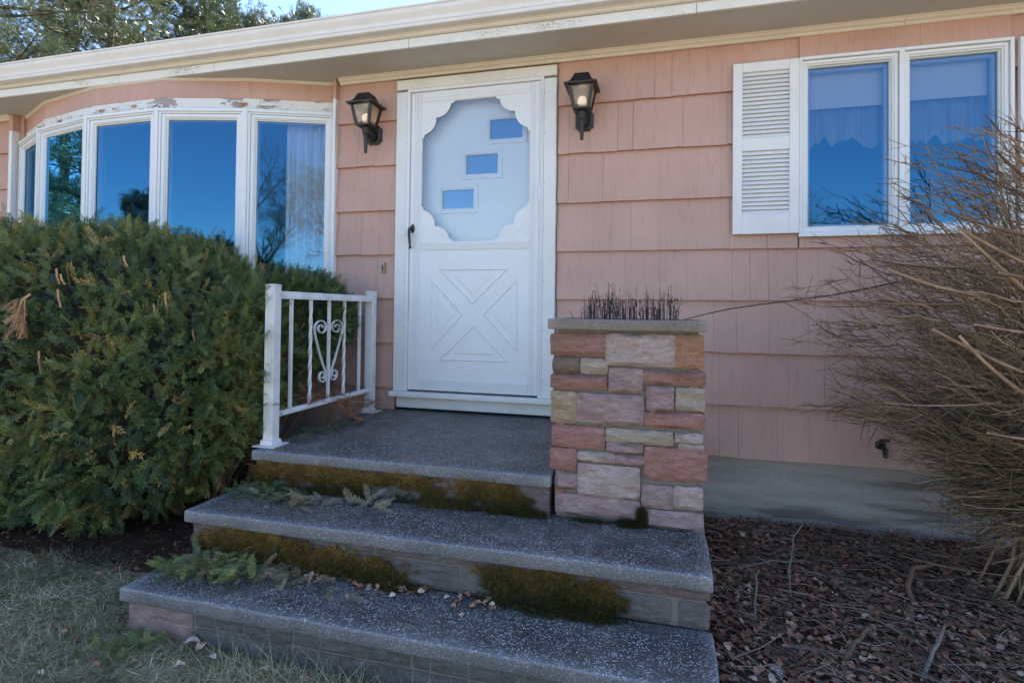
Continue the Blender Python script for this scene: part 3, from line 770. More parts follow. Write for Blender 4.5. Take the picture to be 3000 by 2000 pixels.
# ================================================================== things on the wall
bell = thing('doorbell', 'small brass framed black doorbell button left of the door', 'doorbell', (-.088, -.03, 1.04))
m = MB(); rr = []
for d, s in ((-.020, 1), (-.046, 1), (-.049, .8)):
    rr.append([(-.088 + x * s, d, 1.04 + z * s) for x, z in ((-.011, -.036), (.011, -.036), (.011, .036), (-.011, .036))])
MB().loft(rr).build('plate', 'brass', bell)
bx('button', 'black', bell, -.0935, -.0825, -.0525, -.0485, 1.016, 1.058, .001)
for z in (1.009, 1.071): MB().lathe([(.0001, 0), (.003, 0), (.0025, -.002), (.0001, -.0024)], (-.088, -.0485, z), 8, 'y').build('screw', 'screw', bell)

def lantern(cx, dz, label):
    t = thing('wall_lantern', label, 'lantern', (cx, -.02, 1.96 + dz), 'lanterns beside the front door')
    cy = -.150; z = lambda v: v + dz
    sq = lambda r, zz, yo=0: [(cx - r, cy - r, z(zz)), (cx + r, cy - r, z(zz)), (cx + r, cy + r, z(zz)), (cx - r, cy + r, z(zz))]
    # back plate with scooped corners
    pl = []
    for (sx, sz) in ((1, 1), (-1, 1), (-1, -1), (1, -1)):
        a = [(sx * (.058 - .022 * math.cos(q)), sz * (.066 - .022 * math.sin(q))) for q in (0, PI / 6, PI / 3, PI / 2)]
        # quarter scoop centred on the corner
        a = [(sx * .058 - sx * .020 * math.cos(q), sz * .066 - sz * .020 * math.sin(q)) for q in (PI / 2, PI / 3, PI / 6, 0)]
        if sx * sz < 0: a = a[::-1]
        pl += a
    prof = [(1.0, -.0235), (1.0, -.040), (.86, -.043), (.86, -.047), (.70, -.052)]
    rr = [[(cx + x * s, y, z(1.966) + q * s) for x, q in pl] for s, y in prof]
    MB().loft(rr).build('back_plate', 'black', t)
    # arm from plate to cup
    MB().tube([(cx, -.036, z(1.952)), (cx, -.075, z(1.950)), (cx, -.11, z(1.957)), (cx, cy + .008, z(1.978))], [.036, .031, .026, .020], 14).build('arm', 'black', t, smooth=True)
    MB().lathe([(.0, z(1.812)), (.0095, z(1.812)), (.0105, z(1.818)), (.0155, z(1.905)), (.0185, z(1.94)), (.022, z(1.943)), (.024, z(1.950)), (.022, z(1.958)), (.0255, z(1.962)), (.0265, z(1.985)), (.0265, z(1.996)), (.0, z(1.996))], (cx, cy, 0), 18).build('tail', 'black', t, smooth=True)
    # cage: floor, four corner posts, top rim
    m = MB(); m.loft([sq(.030, 1.984), sq(.052, 1.992), sq(.054, 2.003), sq(.050, 2.004)])
    m.build('cage_floor', 'black', t)
    for sx in (-1, 1):
        for sy in (-1, 1):
            m = MB(); b, tp = Vector((cx + sx * .049, cy + sy * .049, z(2.000))), Vector((cx + sx * .074, cy + sy * .074, z(2.136)))
            m.hexa([tuple(b + Vector((a * .0065, c * .0065, 0))) for a, c in ((-1, -1), (1, -1), (1, 1), (-1, 1))] + [tuple(tp + Vector((a * .0065, c * .0065, 0))) for a, c in ((-1, -1), (1, -1), (1, 1), (-1, 1))])
            m.build('cage_post', 'black', t)
    # four glass panels with thin inner frames
    for kx in range(4):
        R_ = Matrix.Rotation(kx * PI / 2, 3, 'Z')
        P = lambda u, zz, o=0: tuple(Vector((cx, cy, 0)) + R_ @ Vector((u, -(.0475 + (zz - 2.003) / .133 * .025) - o, 0)) + Vector((0, 0, z(zz))))
        ww = lambda zz: .0475 + (zz - 2.003) / .133 * .025 - .005
        q0, q1 = 2.004, 2.134
        pane = MB().add([P(-ww(q0), q0), P(ww(q0), q0), P(ww(q1), q1), P(-ww(q1), q1)], [(0, 1, 2, 3)]).build('glass_panel', 'lampglass', t)
        m = MB()
        for d in (.004, .010):
            a0, a1 = q0 + d, q1 - d
            pts = [P(-ww(a0) + d, a0, .0015), P(ww(a0) - d, a0, .0015), P(ww(a1) - d, a1, .0015), P(-ww(a1) + d, a1, .0015)]
            m.tube(pts + [pts[0]], .0014 if d > .005 else .0022, 4)
        m.build('glass_bead', 'black', t)
    # hipped roof with flared eaves, ribs and knob
    rr = [sq(.074, 2.128), sq(.100, 2.134), sq(.101, 2.142), sq(.088, 2.147), sq(.073, 2.157), sq(.062, 2.172), sq(.054, 2.190), sq(.046, 2.209), sq(.044, 2.213), sq(.040, 2.216)]
    rf = MB().loft(rr).build('lamp_roof', 'black', t)
    m = MB()
    for kx in range(4):
        R_ = Matrix.Rotation(kx * PI / 2, 3, 'Z')
        for u in (-.9, -.6, -.3, 0, .3, .6, .9):
            pts = []
            for r_, zz in ((.100, 2.143), (.088, 2.148), (.073, 2.158), (.062, 2.173), (.054, 2.191), (.046, 2.210)):
                pts.append(tuple(Vector((cx, cy, z(zz))) + R_ @ Vector((u * r_, -r_, 0))))
            m.tube(pts, .0016, 4)
    m.build('roof_rib', 'black', t)
    MB().lathe([(.0, z(2.214)), (.008, z(2.214)), (.008, z(2.220)), (.006, z(2.226)), (.0, z(2.228))], (cx, cy, 0), 10).build('knob', 'black', t)
    # bulb
    MB().lathe([(.0, z(2.000)), (.012, z(2.000)), (.013, z(2.012)), (.018, z(2.020)), (.026, z(2.034)), (.0295, z(2.050)), (.027, z(2.066)), (.018, z(2.077)), (.0, z(2.081))], (cx, cy, 0), 16).build('bulb', 'bulb', t, smooth=True)
    pl_ = bpy.data.lights.new('lantern_light', 'POINT'); pl_.energy = .03; pl_.color = (1, .76, .52); pl_.shadow_soft_size = .028
    po = bpy.data.objects.new('lantern_light', pl_); COL.objects.link(po); po.parent = t; po.location = Vector((cx, cy, z(2.095))) - Vector((cx, -.02, 1.96 + dz))
lantern(1.318, 0, 'black lit carriage lantern on the pink wall right of the door')
lantern(-.178, .012, 'black lit carriage lantern between the bow window and the door')

# hose tap and utility box on the right wall behind the shrub
tp = thing('hose_tap', 'small black hose tap low on the wall behind the bare shrub', 'tap', (2.99, -.03, .02))
m = MB().lathe([(.0, -.024), (.03, -.024), (.03, -.03), (.012, -.034), (.012, -.085), (.0, -.085)], (2.99, 0, .02), 12, 'y')
m.tube([(2.99, -.08, .02), (2.99, -.10, .01), (2.99, -.105, -.03)], [.014, .016, .013], 10); m.build('spout', 'black', tp)
m = MB().tube([(2.99, -.09, .03), (2.99, -.09, .06)], .005, 6).lathe([(.0, .058), (.026, .058), (.026, .066), (.0, .066)], (2.99, -.09, 0), 12); m.build('tap_handle', 'black', tp)
ub = thing('utility_box', 'grey metal utility box on the wall behind the bare shrub', 'box', (3.56, -.03, .18))
bx('box_body', 'greymetal', ub, 3.47, 3.66, -.11, -.026, .05, .34, .006)
bx('box_cover', 'greymetal', ub, 3.462, 3.668, -.117, -.111, .045, .345, .003)
MB().tube([(3.565, -.06, .049), (3.565, -.06, -.45)], .016, 10).build('conduit', 'greymetal', ub)

# ================================================================== curtains and shades inside
def curtain(name, label, fi, s0, s1, z0, z1, back, waves, amp=.018, mat='fabric'):
    T, L = facet(fi); n = waves * 8; vs = []; fs = []
    for i in range(n + 1):
        u = i / n; s = (s0 + (s1 - s0) * u) * L
        d = -back - amp * math.sin(u * waves * 2 * PI) - amp * .4 * math.sin(u * waves * 3.7 + 1)
        vs += [T(s, d, z0), T(s, d * .98, (z0 + z1) / 2), T(s, d, z1)]
    fs = [(3 * i + r, 3 * i + 3 + r, 3 * i + 4 + r, 3 * i + 1 + r) for i in range(n) for r in (0, 1)]
    return tag(MB().add(vs, fs).build(name, mat, None, smooth=True), label, 'curtain', 'curtains in the bow window')
curtain('curtain', 'white pleated curtain at the right end of the bow window', 4, .40, 1.0, ZB, 2.15, .13, 6)
curtain('curtain', 'pale sheer curtain in the second pane from the left of the bow window', 1, .50, 1.0, ZB, 2.15, .14, 5)
curtain('curtain', 'pale sheer curtain in the narrow leftmost pane of the bow window', 0, .0, .75, ZB, 2.15, .12, 5)
bx_ = bx('roller_shade', 'shade', None, 2.62, 3.03, .075, .078, 1.965, 2.2, 0); tag(bx_, 'white roller shade pulled part way down in the left casement', 'shade', 'roller shades')
bx_ = bx('roller_shade', 'shade', None, 3.13, 3.545, .075, .078, 1.975, 2.2, 0); tag(bx_, 'white roller shade pulled part way down in the right casement', 'shade', 'roller shades')
def valance(x0, x1, label, ph):
    n = 90; vs = []; rows = 6
    for i in range(n + 1):
        u = i / n; x = x0 + (x1 - x0) * u
        zb = 1.79 - .045 * abs(math.sin(u * 9.5 + ph)) ** .6 + .018 * math.sin(u * 4 + ph) + .03 * noise.noise(Vector((u * 11, ph, 0))) + .012 * noise.noise(Vector((u * 37, ph, 5)))
        for r in range(rows + 1):
            t = r / rows
            vs.append((x, .115 + .014 * math.sin(u * 34 + ph) * (.4 + .6 * t) + .006 * math.sin(u * 60), 2.2 + (zb - 2.2) * t))
    k = rows + 1
    fs = [(i * k + r, (i + 1) * k + r, (i + 1) * k + r + 1, i * k + r + 1) for i in range(n) for r in range(rows)]
    tag(MB().add(vs, fs).build('valance', 'sheer', None, smooth=True), label, 'curtain', 'scalloped valances')
valance(2.60, 3.06, 'sheer scalloped valance hanging in the left casement', .4); valance(3.11, 3.57, 'sheer scalloped valance hanging in the right casement', 2.1)

# ================================================================== FRONT STEPS
steps = thing('front_steps', 'weathered concrete front steps with stone risers and mossy edges', 'steps', (.9, -1.0, G))
T1, T2, T3 = -.313, -.122, .0537; SX0, SX1 = -.165, 1.982
F1, F2, F3 = -1.926, -1.634, -1.277
def slab(name, poly, z0, z1, seed, parent=steps, bev=.009, mat='concrete'):
    bm = bmesh.new()
    vs = [bm.verts.new((x, y, z0)) for x, y in poly]; f = bm.faces.new(vs)
    r = bmesh.ops.extrude_face_region(bm, geom=[f])
    for v in r['geom']:
        if isinstance(v, bmesh.types.BMVert): v.co.z = z1
    bmesh.ops.recalc_face_normals(bm, faces=bm.faces)
    bmesh.ops.bevel(bm, geom=[e for e in bm.edges], offset=bev, segments=2, profile=.6, affect='EDGES')
    for ax, lo, hi in ((0, min(q[0] for q in poly), max(q[0] for q in poly)), (1, min(q[1] for q in poly), max(q[1] for q in poly))):
        st = .06; c = lo + st
        while c < hi - st * .5:
            no = Vector((1, 0, 0)) if ax == 0 else Vector((0, 1, 0)); co = no * c
            bmesh.ops.bisect_plane(bm, geom=bm.verts[:] + bm.edges[:] + bm.faces[:], plane_co=co, plane_no=no); c += st
    for v in bm.verts:
        q = v.co * 9 + Vector((seed, 0, 0)); q2 = v.co * 34 + Vector((0, seed, 0))
        v.co += Vector((noise.noise(q) * .003 + noise.noise(q2) * .0022, noise.noise(q + Vector((5, 1, 2))) * .004 + noise.noise(q2 + Vector((3, 3, 3))) * .0026, noise.noise(q + Vector((1, 7, 4))) * .0015))
    me = bpy.data.meshes.new(name); bm.to_mesh(me); bm.free()
    me.polygons.foreach_set('use_smooth', [True] * len(me.polygons))
    o = put(name, me, mat, parent); return o
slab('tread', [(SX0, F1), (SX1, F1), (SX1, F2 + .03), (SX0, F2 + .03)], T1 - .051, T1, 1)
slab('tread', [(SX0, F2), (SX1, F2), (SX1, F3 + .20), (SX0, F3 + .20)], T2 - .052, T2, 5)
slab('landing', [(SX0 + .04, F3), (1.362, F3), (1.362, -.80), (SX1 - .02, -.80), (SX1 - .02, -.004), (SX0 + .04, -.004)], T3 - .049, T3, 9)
# mortar cores
c = MB().box(SX0 + .022, SX1 - .022, F1 + .034, F2 + .06, -.62, T1 - .052); c.box(SX0 + .022, SX1 - .022, F2 + .0605, F3 + .19, -.62, T2 - .053); c.box(SX0 + .06, 1.35, F3 + .034, F3 + .1895, T2 - .0525, T3 - .05); c.box(SX0 + .06, SX1 - .04, F3 + .1905, -.006, -.62, T3 - .05)
# the treads lie on the cores
core = c.build('mortar_core', 'mortar', steps)
core2 = MB().box(SX0 + .022, SX1 - .022, F2 + .034, F2 + .0600, T1 + .0005, T2 - .053).build('mortar_core', 'mortar', steps)
def stone_block(name, mat, parent, x0, x1, z0, z1, yf, depth=.06, bulge=.012, seed=0, rough=1.0, axis='y', nx=None, nz=None):
    """one laid stone: split face with a raised uneven front and worn edges; axis 'y' faces -y, 'x-' faces -x, 'x+' faces +x"""
    w_, h_ = x1 - x0, z1 - z0
    nx = nx or max(5, min(12, int(w_ / .024))); nz = nz or max(4, min(8, int(h_ / .016)))
    vs = []
    for i in range(nx + 1):
        for j in range(nz + 1):
            u, v = i / nx, j / nz
            eu = min(u, 1 - u) * w_; ev = min(v, 1 - v) * h_
            e = min(1, min(eu, ev) / .012)
            q = Vector((x0 + u * w_, seed * 3.1, z0 + v * h_))
            ld = noise.noise(Vector((q.x * 7, seed, q.z * 30 + q.x * 6))); n1 = noise.noise(q * 16) * .5 + (1 - abs(ld) * 3) * .55
            jx = noise.noise(q * 30 + Vector((9, 0, 0))) * .0035 * rough; jz = noise.noise(q * 30 + Vector((0, 9, 0))) * .003 * rough
            cr_u = .0025 if i in (0, nx) and j in (0, nz) else 0
            px = x0 + u * w_ + jx + (cr_u if i == 0 else -cr_u); pz = z0 + v * h_ + jz + (cr_u if j == 0 else -cr_u)
            py = yf - (bulge * .45 + bulge * n1 * .8) * e + (1 - e) * bulge * .35
            vs.append((px, py, pz))
    k = nz + 1; fs = [(i * k + j, (i + 1) * k + j, (i + 1) * k + j + 1, i * k + j + 1) for i in range(nx) for j in range(nz)]
    ring = [i * k for i in range(nx + 1)] + [nx * k + j for j in range(1, nz + 1)] + [i * k + nz for i in range(nx - 1, -1, -1)] + [j for j in range(nz - 1, 0, -1)]
    base = len(vs)
    vs += [(vs[i][0], yf + depth, vs[i][2]) for i in ring]
    R_ = len(ring)
    fs += [(ring[a], base + a, base + (a + 1) % R_, ring[(a + 1) % R_]) for a in range(R_)]
    if axis == 'x-': vs = [(y, x, z) for x, y, z in vs]
    if axis == 'x+': vs = [(-y, x, z) for x, y, z in vs]
    o = MB().add(vs, fs).build(name, mat, parent, smooth=True)
    o.data.set_sharp_from_angle(angle=math.radians(38)); return o
# riser stones
R1 = [(-.149, .150, -.484, -.366, 'mauve'), (.164, .364, -.421, -.372, 'grey'), (.164, .566, -.53, -.429, 'grey'), (.374, .570, -.425, -.374, 'grey'), (.580, 1.02, -.422, -.373, 'grey'), (.580, .86, -.53, -.430, 'grey'),
      (.872, 1.30, -.53, -.430, 'grey'), (1.032, 1.40, -.422, -.373, 'grey'), (1.412, 1.70, -.53, -.373, 'grey'), (1.712, 1.965, -.53, -.373, 'mauve')]
for k, (a, b, z0, z1, mt) in enumerate(R1): stone_block('riser_stone', 'st_' + mt, steps, a, b, z0, z1, F1 + .028, .05, .008, k + 1)
R2 = [(-.143, .205, -.209, -.177, 'dusk'), (-.143, .16, -.312, -.216, 'dusk'), (.215, .72, -.209, -.177, 'grey'), (.172, .62, -.312, -.216, 'grey'), (.632, 1.08, -.312, -.216, 'grey'), (.732, 1.22, -.209, -.177, 'grey'),
      (1.09, 1.5, -.312, -.216, 'grey'), (1.232, 1.500, -.209, -.177, 'dusk'), (1.512, 1.972, -.216, -.177, 'dusk'), (1.512, 1.846, -.312, -.224, 'grey'), (1.872, 1.972, -.312, -.224, 'grey')]
for k, (a, b, z0, z1, mt) in enumerate(R2): stone_block('riser_stone', 'st_' + mt, steps, a, b, z0, z1, F2 + .028, .02, .008, k + 21)
R3 = [(-.115, .17, -.121, .0035, 'dusk'), (.18, .44, -.050, .0035, 'dusk'), (.18, .62, -.121, -.058, 'grey'), (.45, .80, -.050, .0035, 'dusk'), (.632, .93, -.121, -.058, 'grey'), (.81, .98, -.050, .0035, 'dusk'), (.94, 1.20, -.121, -.058, 'grey'), (.99, 1.20, -.050, .0035, 'dusk'), (1.21, 1.352, -.121, .0035, 'dusk')]
for k, (a, b, z0, z1, mt) in enumerate(R3): stone_block('riser_stone', 'st_' + mt, steps, a, b, z0, z1, F3 + .028, .05, .008, k + 41)
# flank stones
for k, (y0, y1, z0, z1) in enumerate([(F1 + .03, F1 + .17, -.48, -.368), (F1 + .18, F2 + .05, -.48, -.368), (F2 + .06, F2 + .24, -.48, -.37), (F2 + .05, F2 + .20, -.312, -.18), (F2 + .21, F3 + .15, -.36, -.18), (F2 + .25, F3 + .15, -.48, -.37)]):
    stone_block('flank_stone', 'st_' + ('grey', 'mauve', 'brown')[k % 3], steps, y0, y1, z0, z1, SX0 + .026, .04, .006, 70 + k, axis='x-')
    stone_block('flank_stone', 'st_' + ('brown', 'grey', 'mauve')[k % 3], steps, y0, y1, z0, z1, -(SX1 - .026), .04, .006, 80 + k, axis='x+')

# ================================================================== STONE PLANTER PILLAR
pil = thing('stone_pillar', 'square planter pillar of mixed pink and buff sandstone with a concrete cap', 'pillar', (1.66, -1.05, T2))
PX0, PX1, PY0, PY1 = 1.372, 1.958, -1.246, -.832
MB().box(PX0 + .006, PX1 - .006, PY0 + .020, PY1 - .006, T2 + .001, .674).build('mortar_core', 'mortar', pil)
ST = [(1.366, 0.65, 1.58, 0.566, 'terra'), (1.587, 0.653, 1.86, 0.53, 'pale'), (1.868, 0.654, 1.963, 0.53, 'orange'), (1.37, 0.548, 1.47, 0.490, 'brown'), (1.484, 0.547, 1.588, 0.493, 'buff'), (1.362, 0.476, 1.585, 0.425, 'terra'),
      (1.602, 0.512, 1.731, 0.42, 'mauve'), (1.742, 0.508, 1.966, 0.460, 'terra'), (1.755, 0.443, 1.854, 0.351, 'mauve'), (1.87, 0.443, 1.97, 0.362, 'buff'), (1.366, 0.405, 1.46, 0.280, 'ochre'), (1.470, 0.402, 1.738, 0.287, 'mauve'),
      (1.751, 0.341, 1.964, 0.285, 'rose'), (1.364, 0.262, 1.578, 0.180, 'rose'), (1.59, 0.262, 1.854, 0.213, 'buff'), (1.867, 0.262, 1.963, 0.226, 'pale'), (1.594, 0.205, 1.735, 0.170, 'mauve'), (1.474, 0.158, 1.622, 0.126, 'pale'),
      (1.632, 0.157, 1.737, 0.124, 'mauve'), (1.749, 0.198, 1.970, 0.076, 'rose'), (1.367, 0.165, 1.462, 0.083, 'rose'), (1.475, 0.108, 1.722, -0.018, 'pale'), (1.385, 0.063, 1.466, 0.004, 'mauve'), (1.738, 0.043, 1.854, -0.040, 'mauve'),
      (1.864, 0.048, 1.966, -0.033, 'pale'), (1.392, -0.026, 1.723, -0.100, 'mauve'), (1.745, -0.054, 1.963, -0.118, 'mauve'), (1.88, 0.218, 1.961, 0.204, 'pale')]
for k, (a, z1, b, z0, mt) in enumerate(ST):
    stone_block('stone', 'st_' + mt, pil, a - .0055 - (random.uniform(.0, .012) if a < 1.40 else 0), b + .0055 + (random.uniform(.0, .012) if b > 1.95 else 0), z0 - .005, z1 + .005, PY0, .055, .018, 100 + k, 1.2)
random.seed(3)
for side in ('x-', 'x+'):
    z = T2 + .006; k = 0
    while z < .62:
        h_ = min(random.choice((.045, .06, .08, .11)), .66 - z); y = PY0 + (.010 if k % 2 else .03)
        while y < PY1 - .04:
            w_ = random.choice((.09, .14, .2)); y2 = min(y + w_, PY1)
            if PY1 - y2 < .06: y2 = PY1
            stone_block('stone', 'st_' + random.choice(['terra', 'rose', 'mauve', 'pale', 'buff', 'ochre', 'brown']), pil, y, y2, z, z + h_, (PX0 if side == 'x-' else -PX1), .04, .010, 200 + k, 1, side); k += 1
            y = y2 + .012
        z += h_ + .013
# cap: a ring of concrete round the planting pocket
CX0, CX1, CY0, CY1, CZ0, CZ1 = 1.343, 1.980, -1.280, -.800, .673, .7165
slab('cap', [(CX0, CY0), (CX1, CY0), (CX1, CY0 + .11), (CX0, CY0 + .11)], CZ0, CZ1, 13, pil, .005, 'capstone')
slab('cap', [(CX0, CY1 - .11), (CX1, CY1 - .11), (CX1, CY1), (CX0, CY1)], CZ0, CZ1, 15, pil, .005, 'capstone')
slab('cap', [(CX0, CY0 + .1105), (CX0 + .11, CY0 + .1105), (CX0 + .11, CY1 - .1105), (CX0, CY1 - .1105)], CZ0, CZ1, 17, pil, .005, 'capstone')
slab('cap', [(CX1 - .11, CY0 + .1105), (CX1, CY0 + .1105), (CX1, CY1 - .1105), (CX1 - .11, CY1 - .1105)], CZ0, CZ1, 19, pil, .005, 'capstone')
bx('planter_soil', 'soil', pil, CX0 + .111, CX1 - .111, CY0 + .111, CY1 - .111, .6745, .700, 0)
# dead stalks standing in the planter
m = MB()
for k in range(150):
    x = 1.475 + .40 * (k / 150) + random.gauss(0, .012); y = random.uniform(-1.13, -.96)
    h_ = abs(random.gauss(.075, .03)) + .015 + (.035 if abs(x - 1.56) < .06 or abs(x - 1.82) < .03 else 0)
    lx, ly = random.gauss(0, .07), random.gauss(0, .07)
    m.tube([(x, y, .698), (x + lx * h_ * .4, y + ly * h_ * .4, .70 + h_ * .55), (x + lx * h_, y + ly * h_, .70 + h_)], [.0022, .0016, .0008], 4)
    for j in range(random.randint(0, 4)):
        t = random.uniform(.3, 1); a = random.uniform(0, 2 * PI); q = Vector((x + lx * h_ * t, y + ly * h_ * t, .70 + h_ * t)); l_ = random.uniform(.008, .022)
        m.tube([q, q + Vector((math.cos(a) * l_, math.sin(a) * l_, l_ * .7))], [.0012, .0006], 3)
dp = thing('dead_plant', 'clump of dry blackened stalks standing in the planter on the pillar', 'dead plant', (1.66, -1.05, .70))
m.build('stalks', 'deadstalk', dp, recalc=False)
m = MB()
for k in range(26):
    x = random.choice([1.50, 1.56, 1.60, 1.70, 1.82, 1.86]) + random.gauss(0, .02); y = random.uniform(-1.12, -1.0); z = .71 + random.uniform(.01, .09)
    m.lathe([(.0, z), (.003, z + .004), (.0035, z + .010), (.001, z + .016), (.0, z + .017)], (x, y, 0), 5)
m.build('seed_heads', 'deadstalk', dp, recalc=False)
tag(MB().tube([(1.86, -1.05, .706), (1.99, -1.0, .742), (2.10, -.95, .768), (2.24, -.88, .790), (2.40, -.80, .812), (2.56, -.72, .836), (2.72, -.66, .868), (2.86, -.62, .90)], [.0018, .0026, .003, .0032, .0034, .004, .0042, .0045], 5)
    .tube([(2.44, -.78, .817), (2.455, -.77, .86), (2.48, -.75, .93)], [.002, .0015, .001], 4).tube([(2.34, -.83, .803), (2.44, -.80, .745), (2.55, -.77, .66)], [.002, .0016, .001], 4).build('loose_branch', 'stick', None, recalc=False),
    'long thin bare branch reaching from the planter to the shrub', 'branch')
tag(MB().tube([(1.425, -1.10, .714), (1.418, -1.10, .735), (1.405, -1.10, .752)], [.0022, .0018, .0012], 4).build('twig_stub', 'deadstalk', None, recalc=False), 'single short stub of twig at the left of the pillar cap', 'twig')

# ================================================================== RAILING
rl = thing('iron_railing', 'short white iron railing with a scrolled heart on the left of the landing', 'railing', (-.104, -.66, T3))
RX = -.104
for py_ in (-1.163, -.176):
    bx('post', 'railwhite', rl, RX - .0275, RX + .0275, py_ - .0275, py_ + .0275, T3 + .006, .862, .002)
    MB().loft([[(RX + a * s, py_ + b * s, zz) for a, b in ((-1, -1), (1, -1), (1, 1), (-1, 1))] for s, zz in ((.0285, .8625), (.0285, .867), (.010, .871))]).build('post_cap', 'railwhite', rl)
    MB().loft([[(RX + a * s, py_ + b * s, zz) for a, b in ((-1, -1), (1, -1), (1, 1), (-1, 1))] for s, zz in ((.062, T3 + .0005), (.062, T3 + .005), (.036, T3 + .0062), (.034, T3 + .028), (.029, T3 + .030))]).build('base_plate', 'railwhite', rl)
MB().prism([(-.022, .797), (.022, .797), (.022, .815), (.018, .822), (.018, .830), (.013, .836), (-.013, .836), (-.018, .830), (-.018, .822), (-.022, .815)], lambda x, z: (RX + x, -1.135, z), lambda x, z: (RX + x, -.204, z)).build('top_rail', 'railwhite', rl)
MB().prism([(-.016, .192), (.016, .192), (.016, .206), (.011, .216), (-.011, .216), (-.016, .206)], lambda x, z: (RX + x, -1.135, z), lambda x, z: (RX + x, -.204, z)).build('bottom_rail', 'railwhite', rl)
for k, y in enumerate((-1.018, -.847, -.668, -.503, -.322)):
    rr = []; n = 40 if k in (1, 3) else 2
    for i in range(n + 1):
        t = i / n; z = .2165 + (.7965 - .2165) * t; a = PI / 4
        if k in (1, 3): a += max(0, min(1, (t - .06) / .88)) * 3 * PI
        rr.append([(RX + .0105 * math.cos(a + q * PI / 2), y + .0105 * math.sin(a + q * PI / 2), z) for q in range(4)])
    MB().loft(rr).build('baluster', 'railwhite', rl)
def scroll(sgn):
    yc = -.668; pts = []
    # upper spiral, from its eye outwards, then the long leg, then lower spiral inwards
    c1 = (-.078, .636)
    for i in range(22):
        t = i / 21; a = math.radians(-100 + 560 * t) * 1; r = .010 + .040 * t
        pts.append((c1[0] + r * math.cos(math.radians(-60 - 480 * (1 - t)) + 0) * 1.25 if False else c1[0] + (r * 1.35) * math.cos(math.radians(200 - 560 * (1 - t))), c1[1] + r * math.sin(math.radians(200 - 560 * (1 - t)))))
    pts += [(-.128, .575), (-.095, .50), (-.055, .42), (-.026, .375), (-.022, .352)]
    c2 = (-.058, .355)
    for i in range(1, 20):
        t = i / 19; a = math.radians(0 - 500 * t); r = .040 - .029 * t
        pts.append((c2[0] + r * 1.1 * math.cos(a), c2[1] + r * math.sin(a)))
    return [(RX, yc + sgn * y, z) for y, z in pts]
for sgn in (1, -1):
    pts = [Vector(q) for q in scroll(sgn)]; rr = []
    for i, q in enumerate(pts):
        t = (pts[min(i + 1, len(pts) - 1)] - pts[max(i - 1, 0)]).normalized(); nn = Vector((0, -t.z, t.y))
        rr.append([tuple(q + Vector((.0065, 0, 0)) + nn * .0025), tuple(q - Vector((.0065, 0, 0)) + nn * .0025), tuple(q - Vector((.0065, 0, 0)) - nn * .0025), tuple(q + Vector((.0065, 0, 0)) - nn * .0025)])
    MB().loft(rr).build('scroll', 'railwhite', rl)


# ================================================================== VEGETATION
def quad_leaf(L, W, bend=.0):
    """narrow needle: base, left, tip, right"""
    return np.array([[0, 0, 0], [L * .45, W, bend * .4], [L, 0, bend], [L * .45, -W, bend * .4]])
def make_spray(length, n, nl, radial=False, seed=0):
    rg = np.random.default_rng(seed); V = []; F = []
    k = 0
    stem = np.array([[0, .0012, 0], [length, .0004, .004], [length, -.0004, .004], [0, -.0012, 0]]); V.append(stem); F.append([0, 1, 2, 3]); k = 4
    for i in range(n):
        t = (i + .5) / n
        for sgn in ((1, -1) if not radial else (0, 1, 2)):
            ln = nl * (1 - .55 * abs(t - .45) ** 1.5 * 1.6) * rg.uniform(.8, 1.1); wd = .0019
            nd = quad_leaf(ln, wd, rg.uniform(-.004, .002))
            if radial: az = rg.uniform(0, 2 * PI); tilt = rg.uniform(.5, 1.1)
            else: az = (PI / 2) * sgn; tilt = rg.uniform(.75, 1.15) * (1 - .35 * t)
            ca, sa = math.cos(tilt), math.sin(tilt)
            R1_ = np.array([[ca, sa, 0], [-sa, ca, 0], [0, 0, 1]]); nd = nd @ R1_            # fan in plane
            if radial:
                c2, s2 = math.cos(az), math.sin(az); nd = nd @ np.array([[1, 0, 0], [0, c2, s2], [0, -s2, c2]])
            else:
                nd[:, 1] *= sgn; nd[:, 2] += np.abs(nd[:, 1]) * rg.uniform(.05, .35)
            nd = nd + np.array([t * length, 0, .004 * t]); V.append(nd); F.append([k, k + 1, k + 2, k + 3]); k += 4
    return np.concatenate(V), np.array(F)
SPRAYS = [make_spray(.075, 10, .026, False, 1), make_spray(.095, 13, .025, False, 2), make_spray(.055, 8, .024, False, 3), make_spray(.05, 8, .024, True, 4), make_spray(.07, 9, .022, True, 5)]
def noise3(P, f, seed=0.):
    return np.array([noise.noise(Vector((p[0] * f + seed, p[1] * f, p[2] * f))) for p in P])

